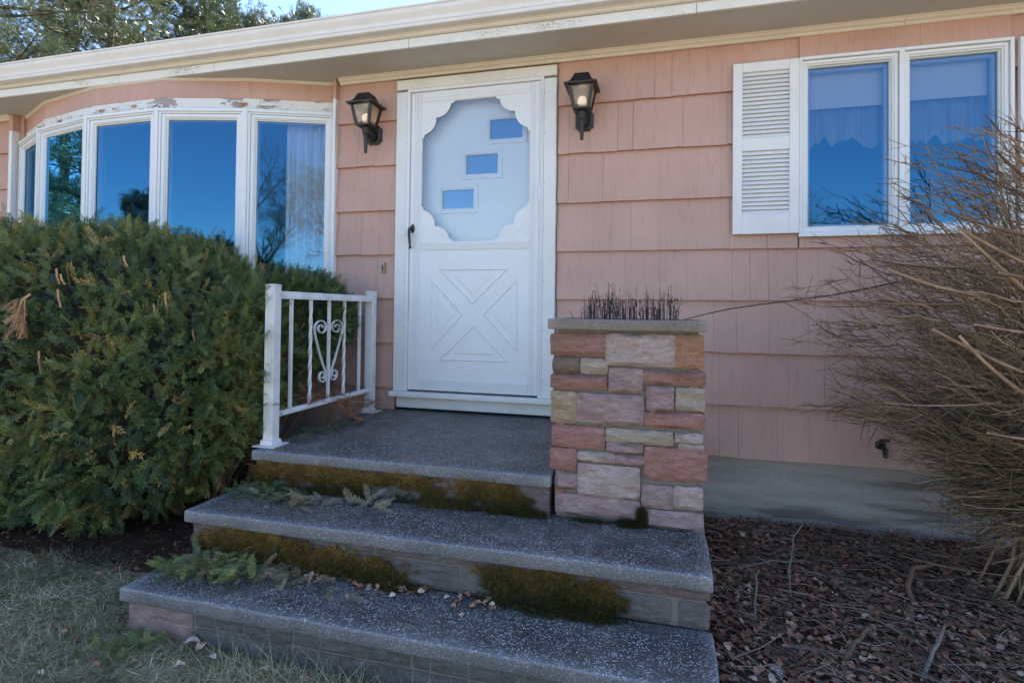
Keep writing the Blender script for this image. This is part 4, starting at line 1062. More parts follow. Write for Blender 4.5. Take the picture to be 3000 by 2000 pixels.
# ---- yew hedge
yew = thing('yew_shrub', 'large dense dark green yew shrub in front of the bow window', 'shrub', (-1.6, -.9, G))
YC = np.array([-1.98, -.88, .36])
def yew_surface(D, shrink=0.):
    """D: unit directions; returns surface points of the clipped mound and outward normals"""
    a, b, cU, cD = 1.80 - shrink, .83 - shrink, .86 - shrink, .86 - shrink * .5
    p = 2.9
    s = np.abs(D / np.stack([np.full(len(D), a), np.full(len(D), b), np.where(D[:, 2] > 0, cU, cD)], 1)) ** p
    r = s.sum(1) ** (-1 / p)
    P = D * r[:, None]
    g = np.sign(D) * np.abs(P / np.array([a, b, cU])) ** (p - 1) / np.array([a, b, cU])
    n = norm(g)
    lump = noise3(P, 2.1, 3.) * .06 + noise3(P, 5.5, 8.) * .03 + noise3(P, 13., 2.) * .03
    P = P + n * lump[:, None]
    W = P + YC
    # the clipped top falls away towards the steps
    fall = np.clip((W[:, 0] + 1.15) / .95, 0, 1.2)
    W[:, 2] = np.where(W[:, 2] > .2, .2 + (W[:, 2] - .2) * (1 - .33 * fall ** 1.4), W[:, 2])
    # undercut near the steps
    low = np.clip((.25 - W[:, 2]) / .7, 0, 1) * np.clip((W[:, 0] + 1.25) / .8, 0, 1)
    W[:, 0] -= low * .30
    return W, n
def rand_dirs(n):
    d = norm(RNG.normal(size=(n, 3)))
    return d
parts = []
NY = 30000
D = rand_dirs(NY) * np.array([1.8, .83, .86]); D = norm(D)
P, Nn = yew_surface(D)
keep = (P[:, 1] < -.10) & (P[:, 0] > -2.9) & (P[:, 2] > G + .02) & ~((Nn[:, 1] > .55) & (P[:, 2] < .9))
keep &= ~((P[:, 0] > -.75) & (P[:, 1] > -.98) & (P[:, 2] < .40 + .12 * noise3(P, 4.)))     # open underside behind the railing
far = (P[:, 0] < -2.2) | ((Nn[:, 1] > -.2) & (Nn[:, 2] < .4) & (Nn[:, 0] < .3))
keep &= (~far) | (RNG.random(NY) < .35)
P, Nn = P[keep], Nn[keep]
depth = RNG.beta(1.1, 2.0, len(P)) * .17
P = P - Nn * depth[:, None] + RNG.normal(0, .008, P.shape)
upv = np.array([0, 0, 1.])
ax = norm(Nn * RNG.uniform(.2, .8, (len(P), 1)) + upv * RNG.uniform(-.3, .6, (len(P), 1)) + RNG.normal(0, .55, P.shape))
nr = norm(Nn * .5 + upv * .8 + RNG.normal(0, .4, P.shape))
FRm = frames(ax, nr)
tone = np.clip(.42 + .38 * noise3(P, 2.6, 1.) + .34 * noise3(P, 9, 5.) + RNG.normal(0, .19, len(P)), .02, .86)
yl = RNG.random(len(P)); low = np.clip((.75 - P[:, 2]) / 1.2, 0, 1)
tone = np.where(yl < .02 + .07 * low * (noise3(P, 3.3, 20.) > .05), RNG.uniform(.86, 1.0, len(P)), tone)
which = RNG.choice(5, len(P), p=[.27, .2, .2, .18, .15])
for k in range(5):
    q = which == k
    parts.append(scatter(SPRAYS[k][0], SPRAYS[k][1], P[q], FRm[q], RNG.uniform(.80, 1.40, q.sum()), tone[q], .06))
# the lobe that fills in behind the railing, and sprigs that reach past the post
LD = rand_dirs(3600); LD[:, 0] = np.abs(LD[:, 0]) * np.where(RNG.random(3600) < .8, 1, -1); LN = LD.copy()
LP = np.array([-.48, -.47, .69]) + LD * np.array([.33, .36, .25]) * (1 + .12 * noise3(LD, 3.)[:, None]) * RNG.uniform(.72, 1.05, (3600, 1))
okl = (LP[:, 1] < -.06); LP, LN = LP[okl], LN[okl]
sp = np.stack([-.17 + RNG.normal(0, .03, 130), RNG.uniform(-1.3, -1.1, 130), RNG.uniform(.1, .85, 130)], 1)
L2 = rand_dirs(1500); LP2 = np.array([-.42, -.86, .50]) + L2 * np.array([.21, .27, .34]) * RNG.uniform(.7, 1.05, (1500, 1)); LP = np.concatenate([LP, LP2]); LN = np.concatenate([LN, L2])
LP = np.concatenate([LP, sp]); LN = np.concatenate([LN, np.tile([.8, -.5, .2], (130, 1))])
la = norm(LN * .8 + np.array([0, 0, .25]) + RNG.normal(0, .45, LP.shape)); ln_ = norm(LN * .4 + np.array([0, 0, .8]) + RNG.normal(0, .4, LP.shape)); lw_ = RNG.integers(0, 5, len(LP))
for k in range(5):
    q = lw_ == k; parts.append(scatter(*SPRAYS[k], LP[q], frames(la[q], ln_[q]), RNG.uniform(.8, 1.3, q.sum()), np.clip(RNG.normal(.38, .18, q.sum()), 0, .85), .05))
V, F, R_ = join(parts)
o = mesh_np('foliage', V, F, 'yew', yew, R_); o['kind'] = 'stuff'
# closed shell behind the leaf layer, coloured dark as the shaded interior
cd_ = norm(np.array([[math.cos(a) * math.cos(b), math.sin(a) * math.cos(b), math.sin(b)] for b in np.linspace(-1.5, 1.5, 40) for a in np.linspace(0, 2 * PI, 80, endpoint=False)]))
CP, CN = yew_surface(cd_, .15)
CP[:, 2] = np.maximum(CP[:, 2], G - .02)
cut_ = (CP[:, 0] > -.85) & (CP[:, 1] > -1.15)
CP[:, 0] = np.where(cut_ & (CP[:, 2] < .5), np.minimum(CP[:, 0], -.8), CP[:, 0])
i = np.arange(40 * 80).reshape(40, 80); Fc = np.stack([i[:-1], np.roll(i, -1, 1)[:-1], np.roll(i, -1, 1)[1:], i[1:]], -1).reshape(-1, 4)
mesh_np('shade_core', CP, Fc, 'yewcore', yew)
# stems seen through the railing
for k in range(16):
    x0, y0 = -.75 + random.uniform(-.15, .2), -.62 + random.uniform(-.3, .25)
    x1, y1, z1 = -.22 + random.uniform(-.12, .06), random.uniform(-1.0, -.15), random.uniform(.42, .75)
    pts = []
    for j in range(7):
        t = j / 6; pts.append((x0 + (x1 - x0) * t ** 1.3 + random.gauss(0, .012), y0 + (y1 - y0) * t + random.gauss(0, .012), G + (z1 - G) * t ** .8))
    MB().tube(pts, [.017 * (1 - .65 * j / 6) * random.uniform(.8, 1.1) for j in range(7)], 6).build('stem', 'yewwood', yew, smooth=True)
# pruned stubs
for (x, y, z, h_, tl) in ((-1.015, -1.60, .905, .075, .1), (-.985, -1.60, .885, .05, -.05), (-1.03, -1.66, .50, .11, .15), (-.975, -1.62, .80, .085, .1), (-.735, -1.54, .575, .07, -.05), (-.72, -1.50, .98, .05, .05), (-.53, -1.44, .79, .09, .1), (-.585, -1.45, .74, .07, 0), (-.69, -1.56, .16, .10, .25), (-.42, -1.38, .62, .06, .1), (-.86, -1.62, .30, .07, .0), (-.35, -1.33, .50, .06, .05)):
    MB().tube([(x - tl * h_ * .3, y + .05, z - h_ * .7), (x, y + .035, z - h_ * .2), (x + tl * h_ * .2, y + .03, z + h_ * .3)], [.0045, .0048, .0044], 7).build('pruned_stub', 'cutwood', yew)
# dry hanging sprig on the front of the hedge
ds = thing('dead_sprig', 'pale brown dead sprig caught on the front of the yew shrub', 'sprig', (-1.06, -1.70, .70))
m = MB().tube([(-1.045, -1.66, .80), (-1.055, -1.69, .77), (-1.065, -1.70, .70), (-1.085, -1.71, .62)], [.006, .005, .003, .001], 6).tube([(-1.052, -1.68, .775), (-1.02, -1.70, .70), (-1.012, -1.70, .64)], [.003, .002, .001], 5)
m.build('stem', 'cutwood', ds)
pp = np.array([[-1.055 - .03 * t + RNG.normal(0, .006), -1.70, .78 - .14 * t] for t in np.linspace(0, 1, 16)] + [[-1.045 + .03 * t, -1.705, .76 - .10 * t] for t in np.linspace(0, 1, 8)])
aa = norm(np.array([0, -.15, -1.]) + RNG.normal(0, .45, pp.shape))
V, F, R_ = scatter(*SPRAYS[0], pp, frames(aa, norm(np.array([0, -1., .2]) + RNG.normal(0, .3, pp.shape))), RNG.uniform(.7, 1.0, len(pp)), RNG.uniform(.6, 1, len(pp)))
mesh_np('needles', V, F, 'yewdead', ds, R_)

# ---- brown dead branch at the foot of the railing
db = thing('dead_branch', 'rust brown dead yew branch lying through the foot of the railing', 'branch', (-.1, -.5, T3))
m = MB(); tips = []
for (p, q) in (((-.30, -.75, .20), (-.02, -.62, .20)), ((-.28, -.62, .22), (.0, -.42, .12)), ((-.20, -.50, .16), (.03, -.24, .09)), ((-.25, -.72, .24), (-.06, -.86, .24)), ((-.2, -.6, .2), (.02, -.55, .08))):
    p, q = Vector(p), Vector(q); pts = [p.lerp(q, t) + Vector((0, 0, .03 * math.sin(PI * t))) for t in np.linspace(0, 1, 6)]
    m.tube(pts, [.004, .0036, .003, .0025, .002, .001], 5)
    for t in np.linspace(.3, 1, 24):
        c = p.lerp(q, float(t)) + Vector((random.gauss(0, .015), random.gauss(0, .02), .03 * math.sin(PI * t) + random.gauss(0, .012))); tips.append((tuple(c), tuple((q - p).normalized())))
m.build('stem', 'cutwood', db, recalc=False)
pp = np.array([t[0] for t in tips]); aa = norm(np.array([t[1] for t in tips]) + RNG.normal(0, .55, pp.shape))
V, F, R_ = scatter(*SPRAYS[0], pp, frames(aa, norm(np.array([0, -.3, 1.]) + RNG.normal(0, .4, pp.shape))), RNG.uniform(.6, .95, len(pp)), RNG.uniform(.05, .75, len(pp)))
o = mesh_np('needles', V, F, 'yewdead', db, R_); o['kind'] = 'stuff'

# ---- bare winged shrub on the right
shr = thing('bare_shrub', 'leafless tangled twiggy shrub reaching in from the right edge', 'shrub', (3.42, -.70, G))
SC = np.array([3.62, -.72, .58]); SR_ = np.array([1.16, .74, 1.12])
base = np.array([3.42, -.66, G])
def bez(p0, p1, p2, n):
    t = np.linspace(0, 1, n)[:, None]; return (1 - t) ** 2 * p0 + 2 * t * (1 - t) * p1 + t * t * p2
mains = []
for k in range(150):
    az = RNG.uniform(PI * .55, PI * 1.45) if k < 128 else RNG.uniform(-PI * .45, PI * .45)
    el = RNG.uniform(-.30, 1.25)
    d = np.array([math.cos(az) * math.cos(el), math.sin(az) * math.cos(el), math.sin(el)])
    tip = SC + d * SR_ * RNG.uniform(.70, 1.02)
    tip[2] = max(tip[2], -.32)
    b0 = base + np.array([RNG.normal(0, .10), RNG.normal(0, .07), 0])
    mid = SC * .5 + base * .5 + np.array([RNG.normal(.05, .10), RNG.normal(0, .10), .02 + .40 * d[2]]); mid[2] = max(mid[2], -.25)
    pa = bez(b0, mid, tip, 12); pa[1:] += RNG.normal(0, .011, (11, 3)); mains.append(pa)
for pa in mains:
    r0 = RNG.uniform(.0045, .0085)
    V, F, _ = np_tubes(pa[None], np.linspace(r0, r0 * .3, 12)[None], 5)
    mesh_np('branch', V, F, 'twig', shr, np.full(len(F), RNG.uniform(.05, .75)) + RNG.normal(0, .06, len(F)), True)
pathsA, radA, rA = [], [], []
pathsB, radB, rB = [], [], []
for pa in mains:
    for j in range(15):
        t = RNG.uniform(.32, 1.0); i0 = min(10, int(t * 11)); p0 = pa[i0] + (pa[i0 + 1] - pa[i0]) * (t * 11 - i0)
        tg = pa[i0 + 1] - pa[i0]; tg /= np.linalg.norm(tg)
        out = p0 - SC; out[2] *= .25; out /= max(np.linalg.norm(out), 1e-6)
        d = norm(out * 1.1 + np.array([-.5, 0, 0]) + tg * .35 + np.array([0, 0, RNG.normal(.20, .2)]) + RNG.normal(0, .26, 3)); L = RNG.uniform(.12, .38) * (1.15 - .4 * t)
        q = p0 + d * L; e = (q - SC) / (SR_ * 1.05)
        if np.linalg.norm(e) > 1.08: q = SC + e / np.linalg.norm(e) * 1.08 * SR_ * 1.05
        if q[2] < -.30: q[2] = -.30 + RNG.uniform(0, .08)
        c = (p0 + q) / 2 + np.array([0, 0, RNG.normal(-.012, .02)]); ss = bez(p0, c, q, 5); ss[1:4] += RNG.normal(0, .005, (3, 3))
        r = RNG.uniform(.0016, .0036); pathsA.append(ss); radA.append(np.linspace(r, r * .45, 5)); rA.append(RNG.choice([RNG.uniform(.0, .45), RNG.uniform(.45, .72), RNG.uniform(.75, 1)]))
        for m_ in range(RNG.integers(3, 7)):
            u = RNG.uniform(.2, 1); f_ = u * 4; i1 = min(3, int(f_)); s0 = ss[i1] + (ss[i1 + 1] - ss[i1]) * (f_ - i1)
            dd = norm(d * .8 + RNG.normal(0, .45, 3)); l2 = RNG.uniform(.02, .12)
            s1 = s0 + dd * l2; sm = (s0 + s1) / 2 + RNG.normal(0, .004, 3)
            pathsB.append(np.stack([s0, sm, s1])); r2 = RNG.uniform(.0012, .0023); radB.append([r2, r2 * .8, r2 * .5]); rB.append(RNG.uniform(0, .75))
VA = np_tubes(pathsA, radA, 4, np.array(rA)); VB = np_tubes(pathsB, radB, 3, np.array(rB))
V, F, R_ = join([VA, VB]); o = mesh_np('twigs', V, F, 'twig', shr, R_); o['kind'] = 'stuff'
# thick pruned shoots with corky wings and blunt ends
for (tip, d, L, r) in (((2.93, -1.28, 1.33), (-.55, -.2, .62), .55, .011), ((2.985, -1.26, 1.375), (-.5, -.2, .7), .5, .009), ((2.80, -1.22, 1.13), (-.82, -.1, .40), .60, .011), ((2.81, -1.30, 1.06), (-.75, -.15, .55), .62, .012), ((2.80, -1.36, 1.03), (-.55, -.2, .70), .5, .011),
                       ((2.93, -1.30, .90), (-.85, -.1, .35), .35, .010), ((2.63, -1.20, .92), (-.85, -.1, .45), .5, .010), ((2.60, -1.10, .97), (-.9, 0, .25), .5, .009), ((2.58, -1.05, .80), (-.95, 0, .15), .55, .008), ((2.72, -1.34, .70), (-.75, -.2, .55), .55, .011),
                       ((2.79, -1.36, .68), (-.6, -.2, .75), .55, .013), ((2.86, -1.3, .72), (-.9, -.1, .3), .45, .010), ((2.86, -1.38, .36), (-.9, -.1, .25), .4, .010), ((3.0, -1.4, .50), (-.8, -.2, .5), .4, .012), ((2.62, -1.2, .42), (-.95, 0, .1), .55, .005), ((2.68, -1.15, -.16), (-.9, 0, .25), .6, .004)):
    tip = np.array(tip); d = norm(np.array(d)); L *= .62; r *= .62; st = tip - d * L + np.array([.05, .05, .05]); c = (tip + st) / 2 + RNG.normal(0, .008, 3) + np.array([0, 0, -.018])
    pa = bez(st, c, tip, 9); V, F, _ = np_tubes(pa[None], np.full((1, 9), r) * np.linspace(1.1, .85, 9), 4)
    cap = np.array([[len(V) - 4, len(V) - 3, len(V) - 2, len(V) - 1]])
    mesh_np('pruned_shoot', V, np.concatenate([F, cap]), 'branch', shr, np.clip(np.concatenate([np.tile(RNG.uniform(.0, .8, 4), 8) + RNG.normal(0, .12, 32), [1.]]), 0, 1))
m = MB()
for k in range(70):
    j = RNG.integers(len(pathsA)); q = pathsA[j][RNG.integers(1, 5)] + RNG.normal(0, .006, 3) - np.array([0, 0, .006])
    for b_ in range(3):
        a = b_ * 2.1 + RNG.uniform(0, 2); m.tube([q, q + np.array([math.cos(a) * .006, math.sin(a) * .006, -.003])], [.003, .0012], 4)
o = m.build('seed_husks', 'redleaf', shr, recalc=False); o['kind'] = 'stuff'

# ---- trees
def pine_meshes(H, rad, seed, nl=80):
    rg = np.random.default_rng(seed); tm = MB()
    tr = [(0.06 * math.sin(z * .6), 0.05 * math.cos(z * .5), z) for z in np.linspace(0, H, 10)]
    tm.tube(tr, np.linspace(.20 * H / 12, .02, 10), 8)
    tp, ax_, nr_ = [], [], []
    for k in range(nl):
        u = rg.uniform(.16, .985); z0 = H * u; L = rad * (1 - u) ** .62 * rg.uniform(.6, 1.12) + .25; az = rg.uniform(0, 2 * PI); rise = rg.uniform(.05, .45) + .5 * u ** 3
        d = np.array([math.cos(az), math.sin(az), 0]); pts = [np.array([0, 0, z0]) + d * L * t + np.array([0, 0, rise * L * t * (.35 + .65 * t)]) for t in np.linspace(0, 1, 5)]
        tm.tube(pts, np.linspace(.035, .008, 5) * (H / 12), 4, False)
        side = np.array([-d[1], d[0], 0])
        for j in range(int(8 + 14 * L / rad)):
            t = rg.uniform(.22, 1.0); p0 = np.array([0, 0, z0]) + d * L * t + np.array([0, 0, rise * L * t * (.35 + .65 * t)])
            s_ = rg.normal(0, .30 * L * (1.1 - t * .7)); q = p0 + side * s_ + d * abs(s_) * .5 + np.array([0, 0, rg.normal(.06, .10)])
            if j % 2 == 0: tm.tube([p0, (p0 + q) / 2 + np.array([0, 0, .03]), q], [.009, .007, .004], 3, False)
            for c in range(6):
                tp.append(q + rg.normal(0, .11, 3)); ax_.append(d * .7 + side * np.sign(s_) * .4 + np.array([0, 0, .55]) + rg.normal(0, .4, 3)); nr_.append(rg.normal(0, 1, 3))
    V = []; F = []
    for i in range(11):
        a = i * 2.4; sp_ = .35 + .75 * ((i * 7) % 11) / 11; ln = .15
        dirv = np.array([math.cos(sp_), math.sin(sp_) * math.cos(a), math.sin(sp_) * math.sin(a)]); sd_v = np.cross(dirv, [0.3, .5, .8]); sd_v /= np.linalg.norm(sd_v)
        o_ = np.array([.02 * i / 11, 0, 0]); V += [o_, o_ + dirv * ln * .5 + sd_v * .0055, o_ + dirv * ln, o_ + dirv * ln * .5 - sd_v * .0055]; F.append([4 * i, 4 * i + 1, 4 * i + 2, 4 * i + 3])
    tp, ax_, nr_ = np.array(tp), norm(np.array(ax_)), norm(np.array(nr_))
    return tm, scatter(np.array(V), np.array(F), tp, frames(ax_, nr_), rg.uniform(.8, 1.35, len(tp)), np.clip(rg.normal(.45, .2, len(tp)), 0, 1), .12)
PV = []
for sd0, H, rad, nl in ((21, 12.5, 3.0, 105), (22, 9.0, 2.0, 75)):
    tm, fol = pine_meshes(H, rad, sd0, nl)
    a = tm.build('trunk', 'pinebark', None, recalc=False); b = mesh_np('crown', *fol[:2], 'pine', None, fol[2])
    PV.append((a.data, b.data)); bpy.data.objects.remove(a); bpy.data.objects.remove(b)
def tree(name, pair, x, y, s, rz, label, cat, group, lean=0):
    t = thing(name, label, cat, (x, y, G), group); t.scale = (s, s, s); t.rotation_euler = (lean, 0, rz)
    for nm, me in zip(('trunk', 'crown'), pair):
        o = bpy.data.objects.new(nm, me); COL.objects.link(o); o.parent = t
        if nm == 'crown': o['kind'] = 'stuff'
    return t
g_ = 'pines behind the house'
tree('pine_tree', PV[0], -12.6, 5.2, 1.05, .3, 'tall dense pine at the far left corner above the roofline', 'tree', g_)
tree('pine_tree', PV[0], -12.6, 8.0, 1.0, 2.1, 'tall pine behind the roof, second from the left corner', 'tree', g_)
tree('pine_tree', PV[0], -12.2, 10.9, .96, 4.0, 'leaning pine behind the roof, third from the left corner', 'tree', g_, .10)
tree('pine_tree', PV[1], -13.2, 13.3, 1.34, 1.0, 'slender pine whose top stands alone against the sky', 'tree', g_)
tree('pine_tree', PV[1], -12.3, 14.2, 1.24, 5.0, 'short pine with its tip just above the gutter', 'tree', g_)
tree('pine_tree', PV[1], -10.9, 13.2, 1.27, 2.7, 'bushy pine top furthest to the right above the gutter', 'tree', g_)
tree('pine_tree', PV[0], -17.5, 7.0, 1.2, 5.5, 'tall pine in the second row behind the corner pines', 'tree', g_)
tree('pine_tree', PV[0], -18.5, 11.5, 1.2, .9, 'tall pine in the second row behind the leaning pine', 'tree', g_)
tree('pine_tree', PV[1], -14.2, 11.8, 1.5, 3.9, 'broad pine filling the gap right of the leaning pine', 'tree', g_)
tree('pine_tree', PV[1], -11.2, 15.6, 1.36, .4, 'feathery pine behind the slender one', 'tree', g_)
g_ = 'evergreens beside the drive'
tree('pine_tree', PV[0], -14.0, -5.4, 1.0, 4.3, 'nearest dark pine beside the drive left of the house', 'tree', g_)
tree('pine_tree', PV[0], -24.0, -5.0, 1.2, .2, 'furthest dark pine beside the drive left of the house', 'tree', g_)
tree('pine_tree', PV[0], -17.0, -4.6, 1.15, 1.3, 'dark pine reflected in the narrow left panes of the bow window', 'tree', g_)
tree('pine_tree', PV[0], -20.5, -7.0, 1.1, 3.3, 'dark pine reflected beside the curtain of the bow window', 'tree', g_)
tree('pine_tree', PV[1], -29.0, -22.3, .86, 3.0, 'rounded evergreen reflected at the foot of the third bow pane', 'tree', g_)
tree('pine_tree', PV[1], -35.5, -29.0, 1.08, 1.0, 'taller evergreen behind the rounded one in the bow window reflection', 'tree', g_)
def bare_mesh(seed, H):
    rg = np.random.default_rng(seed); P_, R_ = [], []
    def grow(p, d, L, r, lv):
        n = 4; pts = [p]; dd = d.copy()
        for i in range(n - 1):
            dd = norm(dd + rg.normal(0, .10, 3) + np.array([0, 0, .05 if lv else 0])); pts.append(pts[-1] + dd * L / (n - 1))
        P_.append(np.array(pts)); R_.append(np.linspace(r, r * .45, n))
        if lv >= 5: return
        for k in range((7, 6, 5, 5, 4)[lv]):
            t = rg.uniform(.28 if lv else .35, 1); i0 = min(n - 2, int(t * (n - 1))); q = pts[i0] + (pts[i0 + 1] - pts[i0]) * (t * (n - 1) - i0)
            ax0 = norm(pts[i0 + 1] - pts[i0]); v = norm(np.cross(ax0, rg.normal(size=3))); nd = norm(ax0 * rg.uniform(.5, 1.0) + v * .8 + np.array([0, 0, .15]))
            grow(q, nd, L * rg.uniform(.48, .72), r * .5, lv + 1)
    grow(np.zeros(3), np.array([0, 0, 1.]), H * .42, H * .010, 0)
    return np_tubes(np.array(P_), np.maximum(np.array(R_), .005), 3)
BT = []
for sd0 in (31, 32):
    v_ = bare_mesh(sd0, 13.0); b = mesh_np('limbs', v_[0], v_[1], 'barebark', None); BT.append(b.data); bpy.data.objects.remove(b)
for k, (x, y, s, rz, lb) in enumerate(((4.6, -22.0, 1.0, 0, 'tall bare tree reflected in the right pane of the bow window'), (1.5, -34.0, 1.0, 2, 'wide bare tree further down the street lawn'), (9.0, -36.0, .9, 4, 'bare tree reflected in the left casement'), (24.0, -38.0, 1.0, 1, 'bare tree reflected in the right casement'), (-3.0, -45.0, 1.1, 3, 'distant bare tree across the front lawn'))):
    t = thing('bare_tree', lb, 'tree', (x, y, G), 'bare trees across the lawn'); t.scale = (s, s, s); t.rotation_euler = (0, 0, rz)
    o = bpy.data.objects.new('limbs', BT[k % 2]); COL.objects.link(o); o.parent = t

# ---- grass, litter, moss
def blade(n, bend, w):
    V = []
    for i in range(n + 1):
        t = i / n; V += [[t, w * (1 - t * .85), bend * t * t], [t, -w * (1 - t * .85), bend * t * t]]
    F = [[2 * i, 2 * i + 2, 2 * i + 3, 2 * i + 1] for i in range(n)]
    return np.array(V), np.array(F)
BL = [blade(2, .25, .030), blade(2, -.3, .035), blade(3, .6, .028)]
NG = 85000
gx = RNG.uniform(-2.3, 2.3, NG); gy = RNG.uniform(-3.3, -1.35, NG)
ok = ~((gx > SX0 + .02) & (gx < SX1) & (gy > F1 + .03)) & ~((gx > SX1 - .02) & (gy > -1.95)) & ~((gx < SX0 + .02) & (gy > -1.50 + .10 * np.sin(gx * 5)))
dens = np.clip((-.9 - gy) * .8, .2, 1)
ok &= RNG.random(NG) < np.where(gy < -2.5, .35, 1.)
gx, gy = gx[ok], gy[ok]; P = np.stack([gx, gy, np.array([gz(a, b) for a, b in zip(gx, gy)]) + RNG.uniform(-.002, .010, len(gx))], 1)
cl = noise3(P, 3.2, 2.); cl2 = noise3(P, 11, 6.)
flow = .5 + noise3(P, 1.7, 11.) * 1.8
th = flow + RNG.normal(0, .75, len(P)) + np.where(RNG.random(len(P)) < .5, PI, 0)
lift = np.abs(RNG.normal(.12, .22, len(P))) + .04
ax = norm(np.stack([np.cos(th), np.sin(th), lift], 1)); nr = norm(np.array([0, 0, 1.]) + RNG.normal(0, .35, P.shape))
tone = np.clip(.48 + .42 * cl + .34 * cl2 + RNG.normal(0, .2, len(P)), 0, 1)
parts = []; wh = RNG.integers(0, 3, len(P))
for k in range(3):
    q = wh == k; L = RNG.uniform(.016, .058, q.sum()); parts.append(scatter(*BL[k], P[q], frames(ax[q], nr[q]), np.stack([L, np.full_like(L, .05), L], 1), tone[q], .03))
# wispy tall dry stems against the front riser
nw = 520; wx = RNG.uniform(.30, 1.35, nw); wy = F1 - RNG.uniform(.0, .14, nw); Pw = np.stack([wx, wy, np.full(nw, G)], 1)
axw = norm(np.stack([RNG.normal(0, .5, nw), RNG.normal(-.1, .35, nw), np.full(nw, .8)], 1)); Lw = RNG.uniform(.05, .16, nw)
parts.append(scatter(*BL[2], Pw, frames(axw, norm(np.array([0, -1., .2]) + RNG.normal(0, .5, Pw.shape))), np.stack([Lw, np.full(nw, .03), Lw], 1), RNG.uniform(.65, 1, nw), .03))
V, F, R_ = join(parts); tag(mesh_np('grass', V, F, 'grass', None, R_), 'short matted dry winter grass at the foot of the steps', kind='stuff')

def leafm(seed):
    rg = np.random.default_rng(seed); n = 4; V = []
    for i in range(n + 1):
        t = i / n; wv = .36 * math.sin(PI * min(1, t * .92 + .06)) ** .8 * rg.uniform(.75, 1.2) + .01; cv = .12 * math.sin(PI * t) * rg.uniform(.2, 1.3)
        V += [[t, wv, cv + wv * rg.uniform(-.1, .4)], [t, rg.normal(0, .03), cv - .02], [t, -wv * rg.uniform(.7, 1.2), cv + wv * rg.uniform(-.1, .4)]]
    F = [[3 * i + r, 3 * i + 3 + r, 3 * i + 4 + r, 3 * i + 1 + r] for i in range(n) for r in (0, 1)]
    return np.array(V), np.array(F)
LF = [leafm(s_) for s_ in (1, 2, 3, 4)]
def litter(x0, x1, y0, y1, n, size, tone, zoff=.012, zs=.02):
    P = np.stack([RNG.uniform(x0, x1, n), RNG.uniform(y0, y1, n), np.zeros(n)], 1)
    P[:, 2] = np.array([gz(a, b) for a, b in P[:, :2]]) + zoff + RNG.uniform(0, zs, n)
    th = RNG.uniform(0, 2 * PI, n); ax = norm(np.stack([np.cos(th), np.sin(th), RNG.normal(0, .3, n)], 1)); nr = norm(np.array([0, 0, 1.]) + RNG.normal(0, .32, P.shape))
    tn = np.clip(RNG.normal(tone[0], tone[1], n) + .45 * noise3(P, 3.2, 7.), 0, 1); out = []; wh = RNG.integers(0, 4, n)
    for k in range(4):
        q = wh == k; out.append(scatter(*LF[k], P[q], frames(ax[q], nr[q]), RNG.uniform(size[0], size[1], q.sum()), tn[q], .04))
    return out
parts = litter(1.99, 4.6, -1.95, -.02, 11000, (.010, .036), (.50, .24), .018, .030) + litter(-2.2, -.2, -1.6, -.9, 900, (.010, .026), (.2, .15)) + litter(-2, 2, -2.6, -1.95, 160, (.012, .035), (.6, .25), .012, .01)
V, F, R_ = join(parts); tag(mesh_np('leaf_litter', V, F, 'leaf', None, R_), 'carpet of curled brown dead leaves on the soil', kind='stuff')
n = 4800
P0 = np.stack([RNG.uniform(1.98, 4.6, n), RNG.uniform(-1.95, -.02, n), np.zeros(n)], 1); P0[:, 2] = np.array([gz(a, b) for a, b in P0[:, :2]]) + .020 + RNG.uniform(0, .045, n)
th = RNG.normal(-.55, .65, n); L = RNG.uniform(.05, .34, n) * RNG.uniform(.3, 1, n)
P2 = P0 + np.stack([np.cos(th) * L, np.sin(th) * L, RNG.normal(0, .012, n)], 1); Pm = (P0 + P2) / 2 + RNG.normal(0, .006, P0.shape)
okk = (P2[:, 1] < -.02) & (P2[:, 0] > 1.995); P0, Pm, P2 = P0[okk], Pm[okk], P2[okk]
r = RNG.uniform(.0008, .0022, len(P0)); V, F, R_ = np_tubes(np.stack([P0, Pm, P2], 1), np.stack([r, r, r * .6], 1), 3, RNG.beta(1.3, 2, len(P0)))
tag(mesh_np('twig_litter', V, F, 'stick', None, R_), 'thin dead twigs and stems scattered over the leaf litter', kind='stuff')
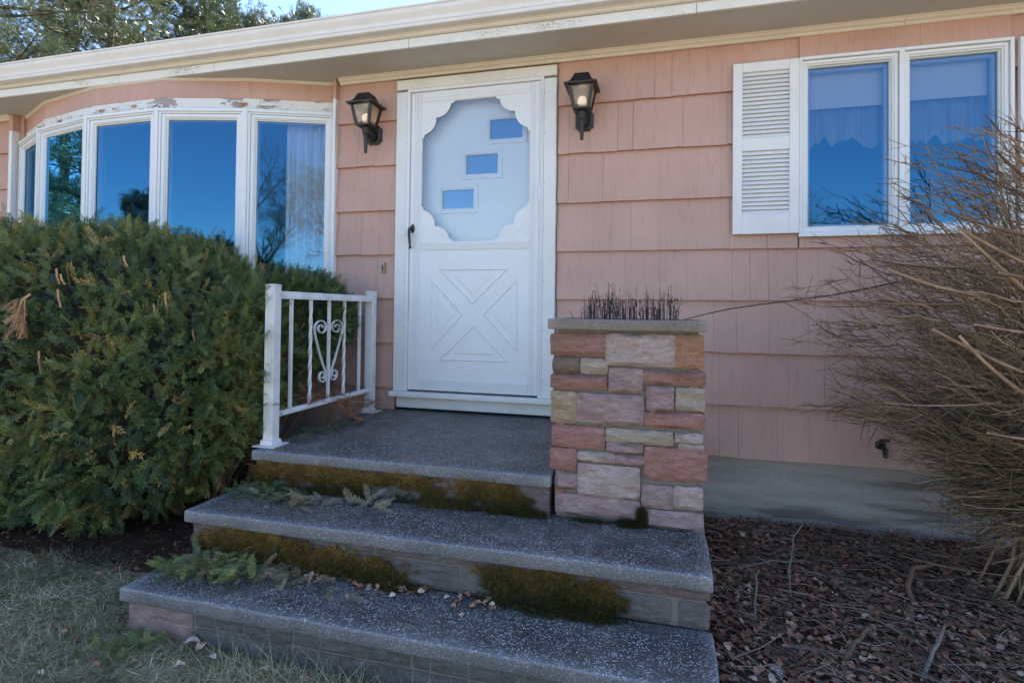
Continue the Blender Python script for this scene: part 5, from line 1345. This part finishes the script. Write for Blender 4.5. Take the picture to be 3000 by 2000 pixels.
# larger sticks one can pick out
for (pts, r, lb) in (([(2.43, -1.39, .03), (2.50, -1.29, .05), (2.58, -1.18, .06)], .010, 'straight thick grey stick lying on the leaf litter'), ([(2.84, -.87, .02), (2.83, -.80, .07), (2.90, -.68, .10), (3.03, -.58, .10)], .012, 'bent grey branch arching out of the leaf litter'),
                     ([(2.66, -1.42, .03), (2.74, -1.29, .06), (2.82, -1.17, .09)], .008, 'pale stick leaning up towards the shrub'), ([(2.18, -.74, .04), (2.33, -.66, .05), (2.49, -.60, .05)], .006, 'thin brown stick lying near the foundation'),
                     ([(2.35, -.95, .02), (2.37, -.82, .08), (2.43, -.60, .16), (2.50, -.50, .19)], .005, 'thin forked stem standing in the bed by the steps'), ([(2.17, -1.20, .02), (2.19, -1.05, .06), (2.23, -.88, .10)], .006, 'short upright stick beside the steps'),
                     ([(2.24, -1.36, .035), (2.33, -1.35, .04), (2.43, -1.345, .03)], .006, 'bleached stick lying across the dead leaves')):
    pts = [Vector((x, y, G + z)) for x, y, z in pts]; fine = [pts[0].lerp(pts[0], 0)]
    for a, b in zip(pts[:-1], pts[1:]):
        for t in (.33, .66, 1): fine.append(a.lerp(b, t) + Vector((random.gauss(0, .003), random.gauss(0, .003), random.gauss(0, .003))))
    tag(MB().tube(fine, [r * (1 - .35 * i / len(fine)) for i in range(len(fine))], 7).build('stick', 'yewwood' if r > .009 else 'barebark', None, smooth=True), lb, 'stick', 'sticks in the planting bed')
# single pale leaves on the lawn and bed
for k, (x, y, s_, mt, lb) in enumerate(((.16, -1.945, .055, 'paleleaf', 'large pale curled leaf on the lawn below the pink corner stone'), (.235, -1.965, .05, 'tanleaf', 'tan curled leaf touching the pale leaf on the lawn'), (.335, -1.985, .035, 'paleleaf', 'small pale leaf on the lawn right of the tan leaf'),
                                        (.26, -2.035, .038, 'paleleaf', 'bluish pale leaf near the bottom edge of the lawn'), (2.17, -1.475, .075, 'paleleaf', 'large pale leaf on the litter beside the bottom step'), (.52, -1.99, .03, 'tanleaf', 'tan leaf lying among the wispy grass'))):
    V_, F_ = LF[k % 4]; a = 1.2 * k + .4; c_, s2 = math.cos(a), math.sin(a)
    vv = [(x + s_ * (p[0] * c_ - p[1] * s2), y + s_ * (p[0] * s2 + p[1] * c_), gz(x, y) + .030 + s_ * p[2] * 1.4) for p in V_]
    tag(MB().add(vv, F_.tolist()).build('fallen_leaf', mt, None, recalc=False), lb, 'leaf', 'fallen leaves one can pick out')

# moss on the risers
def moss(blobs, yf, zbase, spread):
    b = np.array(blobs)                                   # x, z, rx, rz, strength
    def dens(x, z): return np.max(b[:, 4] * np.exp(-(((x[:, None] - b[:, 0]) / b[:, 2]) ** 2 + ((z[:, None] - b[:, 1]) / b[:, 3]) ** 2) ** 1.5), 1)
    x0, x1 = (b[:, 0] - b[:, 2] * 1.4).min(), (b[:, 0] + b[:, 2] * 1.4).max(); z1 = (b[:, 1] + b[:, 3] * 1.3).max()
    n = 130000; x = RNG.uniform(x0, x1, n); z = RNG.uniform(zbase - .004, z1, n)
    q0 = np.stack([x, np.zeros(n), z], 1); d = dens(x, z) * (.85 + .7 * noise3(q0, 14, 1.)) + .30 * noise3(q0, 42, 4.)
    ok = d > .26 + .50 * RNG.random(n); x, z, d = x[ok], z[ok], d[ok]
    low = np.clip(1 - (z - zbase) / .06, 0, 1); q0 = q0[ok]
    off = .003 + .014 * np.clip(d, 0, 1) * (.55 + .8 * noise3(q0, 24, 9.)) + low ** 2 * spread * np.clip(d, 0, 1)
    u = RNG.random(len(x)) ** .6
    P = np.stack([x, yf - off * u, z], 1)
    ax = norm(np.stack([RNG.normal(0, .6, len(x)), np.full(len(x), -.55), RNG.normal(.05, .55, len(x))], 1)); nr = norm(RNG.normal(0, 1, P.shape))
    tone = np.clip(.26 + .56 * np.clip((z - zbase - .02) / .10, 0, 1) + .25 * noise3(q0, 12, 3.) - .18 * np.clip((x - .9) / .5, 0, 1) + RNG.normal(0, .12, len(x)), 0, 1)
    L = RNG.uniform(.008, .026, len(x))
    return scatter(np.array([[0, .07, 0], [1., 0, .1], [0, -.07, 0]]), np.array([[0, 1, 2]]), P, frames(ax, nr), L, tone, .05)
mA = moss([(-.04, -.045, .10, .065, 1), (.10, -.035, .13, .05, 1.1), (.25, -.03, .12, .06, 1.1), (.40, -.06, .12, .07, .9), (.22, .02, .05, .03, .8), (.55, -.035, .14, .035, .8), (.70, -.01, .10, .05, 1), (.80, -.05, .12, .05, .7), (1.02, .005, .09, .04, 1), (1.08, -.04, .14, .06, 1.1), (1.16, -.08, .13, .06, 1.1), (.9, -.115, .35, .035, .85), (.3, -.12, .4, .03, .7), (1.27, -.115, .08, .025, .8)], F3 + .020, T2, .045)
mB = moss([(-.04, -.25, .08, .05, .9), (.10, -.225, .14, .05, 1), (.25, -.20, .10, .04, 1.1), (.35, -.24, .16, .06, 1), (.55, -.25, .16, .06, .8), (.72, -.27, .18, .06, .9), (.30, -.29, .4, .03, .9), (1.22, -.21, .09, .05, .8), (1.33, -.25, .15, .07, 1), (1.43, -.20, .09, .04, 1.1), (1.52, -.27, .14, .05, 1.1), (1.60, -.255, .10, .06, 1.1), (1.45, -.305, .27, .03, 1), (.85, -.305, .15, .02, .8)], F2 + .020, T1, .065)
mC = moss([(1.735, -.085, .014, .04, 1), (1.69, -.113, .07, .012, .9), (1.55, -.119, .10, .006, .7)], PY0 - .004, T2, .02)
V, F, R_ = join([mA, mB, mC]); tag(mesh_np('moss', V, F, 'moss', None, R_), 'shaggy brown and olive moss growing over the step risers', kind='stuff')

# yew clippings left on the steps
def clip_pile(name, lb, c, rx, ry, z, n, mat, tone, hz=.03, sc_=(.6, 1.0), cat='clippings'):
    P = np.stack([RNG.normal(c[0], rx, n), RNG.normal(c[1], ry, n), z + .004 + np.abs(RNG.normal(0, hz, n))], 1)
    ax = norm(np.stack([RNG.normal(.15, 1, n), RNG.normal(-.1, 1, n), RNG.normal(.05, .3, n)], 1)); nr = norm(np.array([0, -.2, 1.]) + RNG.normal(0, .45, P.shape))
    P[:, 1] = np.minimum(P[:, 1], c[1] + ry * 2.2)
    wh = RNG.integers(0, 3, n); pr = []
    for k in range(3):
        q = wh == k; pr.append(scatter(*SPRAYS[k], P[q], frames(ax[q], nr[q]), RNG.uniform(sc_[0], sc_[1], q.sum()), np.clip(RNG.normal(tone[0], tone[1], q.sum()), 0, 1), .06))
    V, F, R_ = join(pr); V[:, 2] = np.maximum(V[:, 2], z + .0015); return tag(mesh_np(name, V, F, mat, None, R_), lb, cat, 'yew clippings on the steps')
clip_pile('yew_clippings', 'heap of green yew clippings on the left of the bottom step', (.12, -1.735), .10, .055, T1, 150, 'yew', (.5, .25), .035)
clip_pile('yew_clippings', 'dry tan clippings mixed along the riser of the bottom step', (.30, -1.70), .17, .04, T1, 110, 'yewdry', (.5, .3), .018)
clip_pile('yew_clippings', 'green clippings at the left end of the middle step', (.02, -1.37), .10, .045, T2, 90, 'yew', (.35, .2), .022)
clip_pile('yew_clippings', 'dry grey clippings near the left end of the middle step', (.22, -1.42), .09, .03, T2, 60, 'yewdry', (.6, .25), .014)
clip_pile('dry_sprig', 'single pale dry sprig lying on the middle step', (.57, -1.37), .035, .015, T2, 14, 'yewdry', (.85, .1), .014, (.8, 1.2), 'sprig')
clip_pile('yew_sprig', 'green sprig hanging over the left edge of the bottom step', (-.10, -1.79), .045, .010, T1, 12, 'yew', (.6, .1), .010, (.8, 1.1), 'sprig')
clip_pile('landing_litter', 'mossy needle litter on the landing under the railing', (-.02, -.72), .05, .16, T3, 90, 'yewdry', (.15, .15), .006, (.5, .8), 'litter')
clip_pile('yew_sprig', 'fresh green sprig lying on the lawn below the corner stone', (-.02, -1.99), .06, .03, G + .012, 26, 'yew', (.55, .15), .018, (.8, 1.1), 'sprig')
n = 130
P = np.stack([RNG.uniform(.30, 1.25, n), F2 + .0 - np.abs(RNG.normal(0, .035, n)), T1 + .004 + RNG.uniform(0, .012, n)], 1); th = RNG.uniform(0, 2 * PI, n)
V, F, R_ = scatter(*LF[1], P, frames(norm(np.stack([np.cos(th), np.sin(th), RNG.normal(0, .2, n)], 1)), norm(np.array([0, 0, 1.]) + RNG.normal(0, .4, P.shape))), RNG.uniform(.010, .030, n), np.clip(RNG.normal(.7, .25, n), 0, 1))
V[:, 2] = np.maximum(V[:, 2], T1 + .0015)
tag(mesh_np('step_litter', V, F, 'leaf', None, R_), 'small dry leaves gathered along the back of the bottom step', kind='stuff')
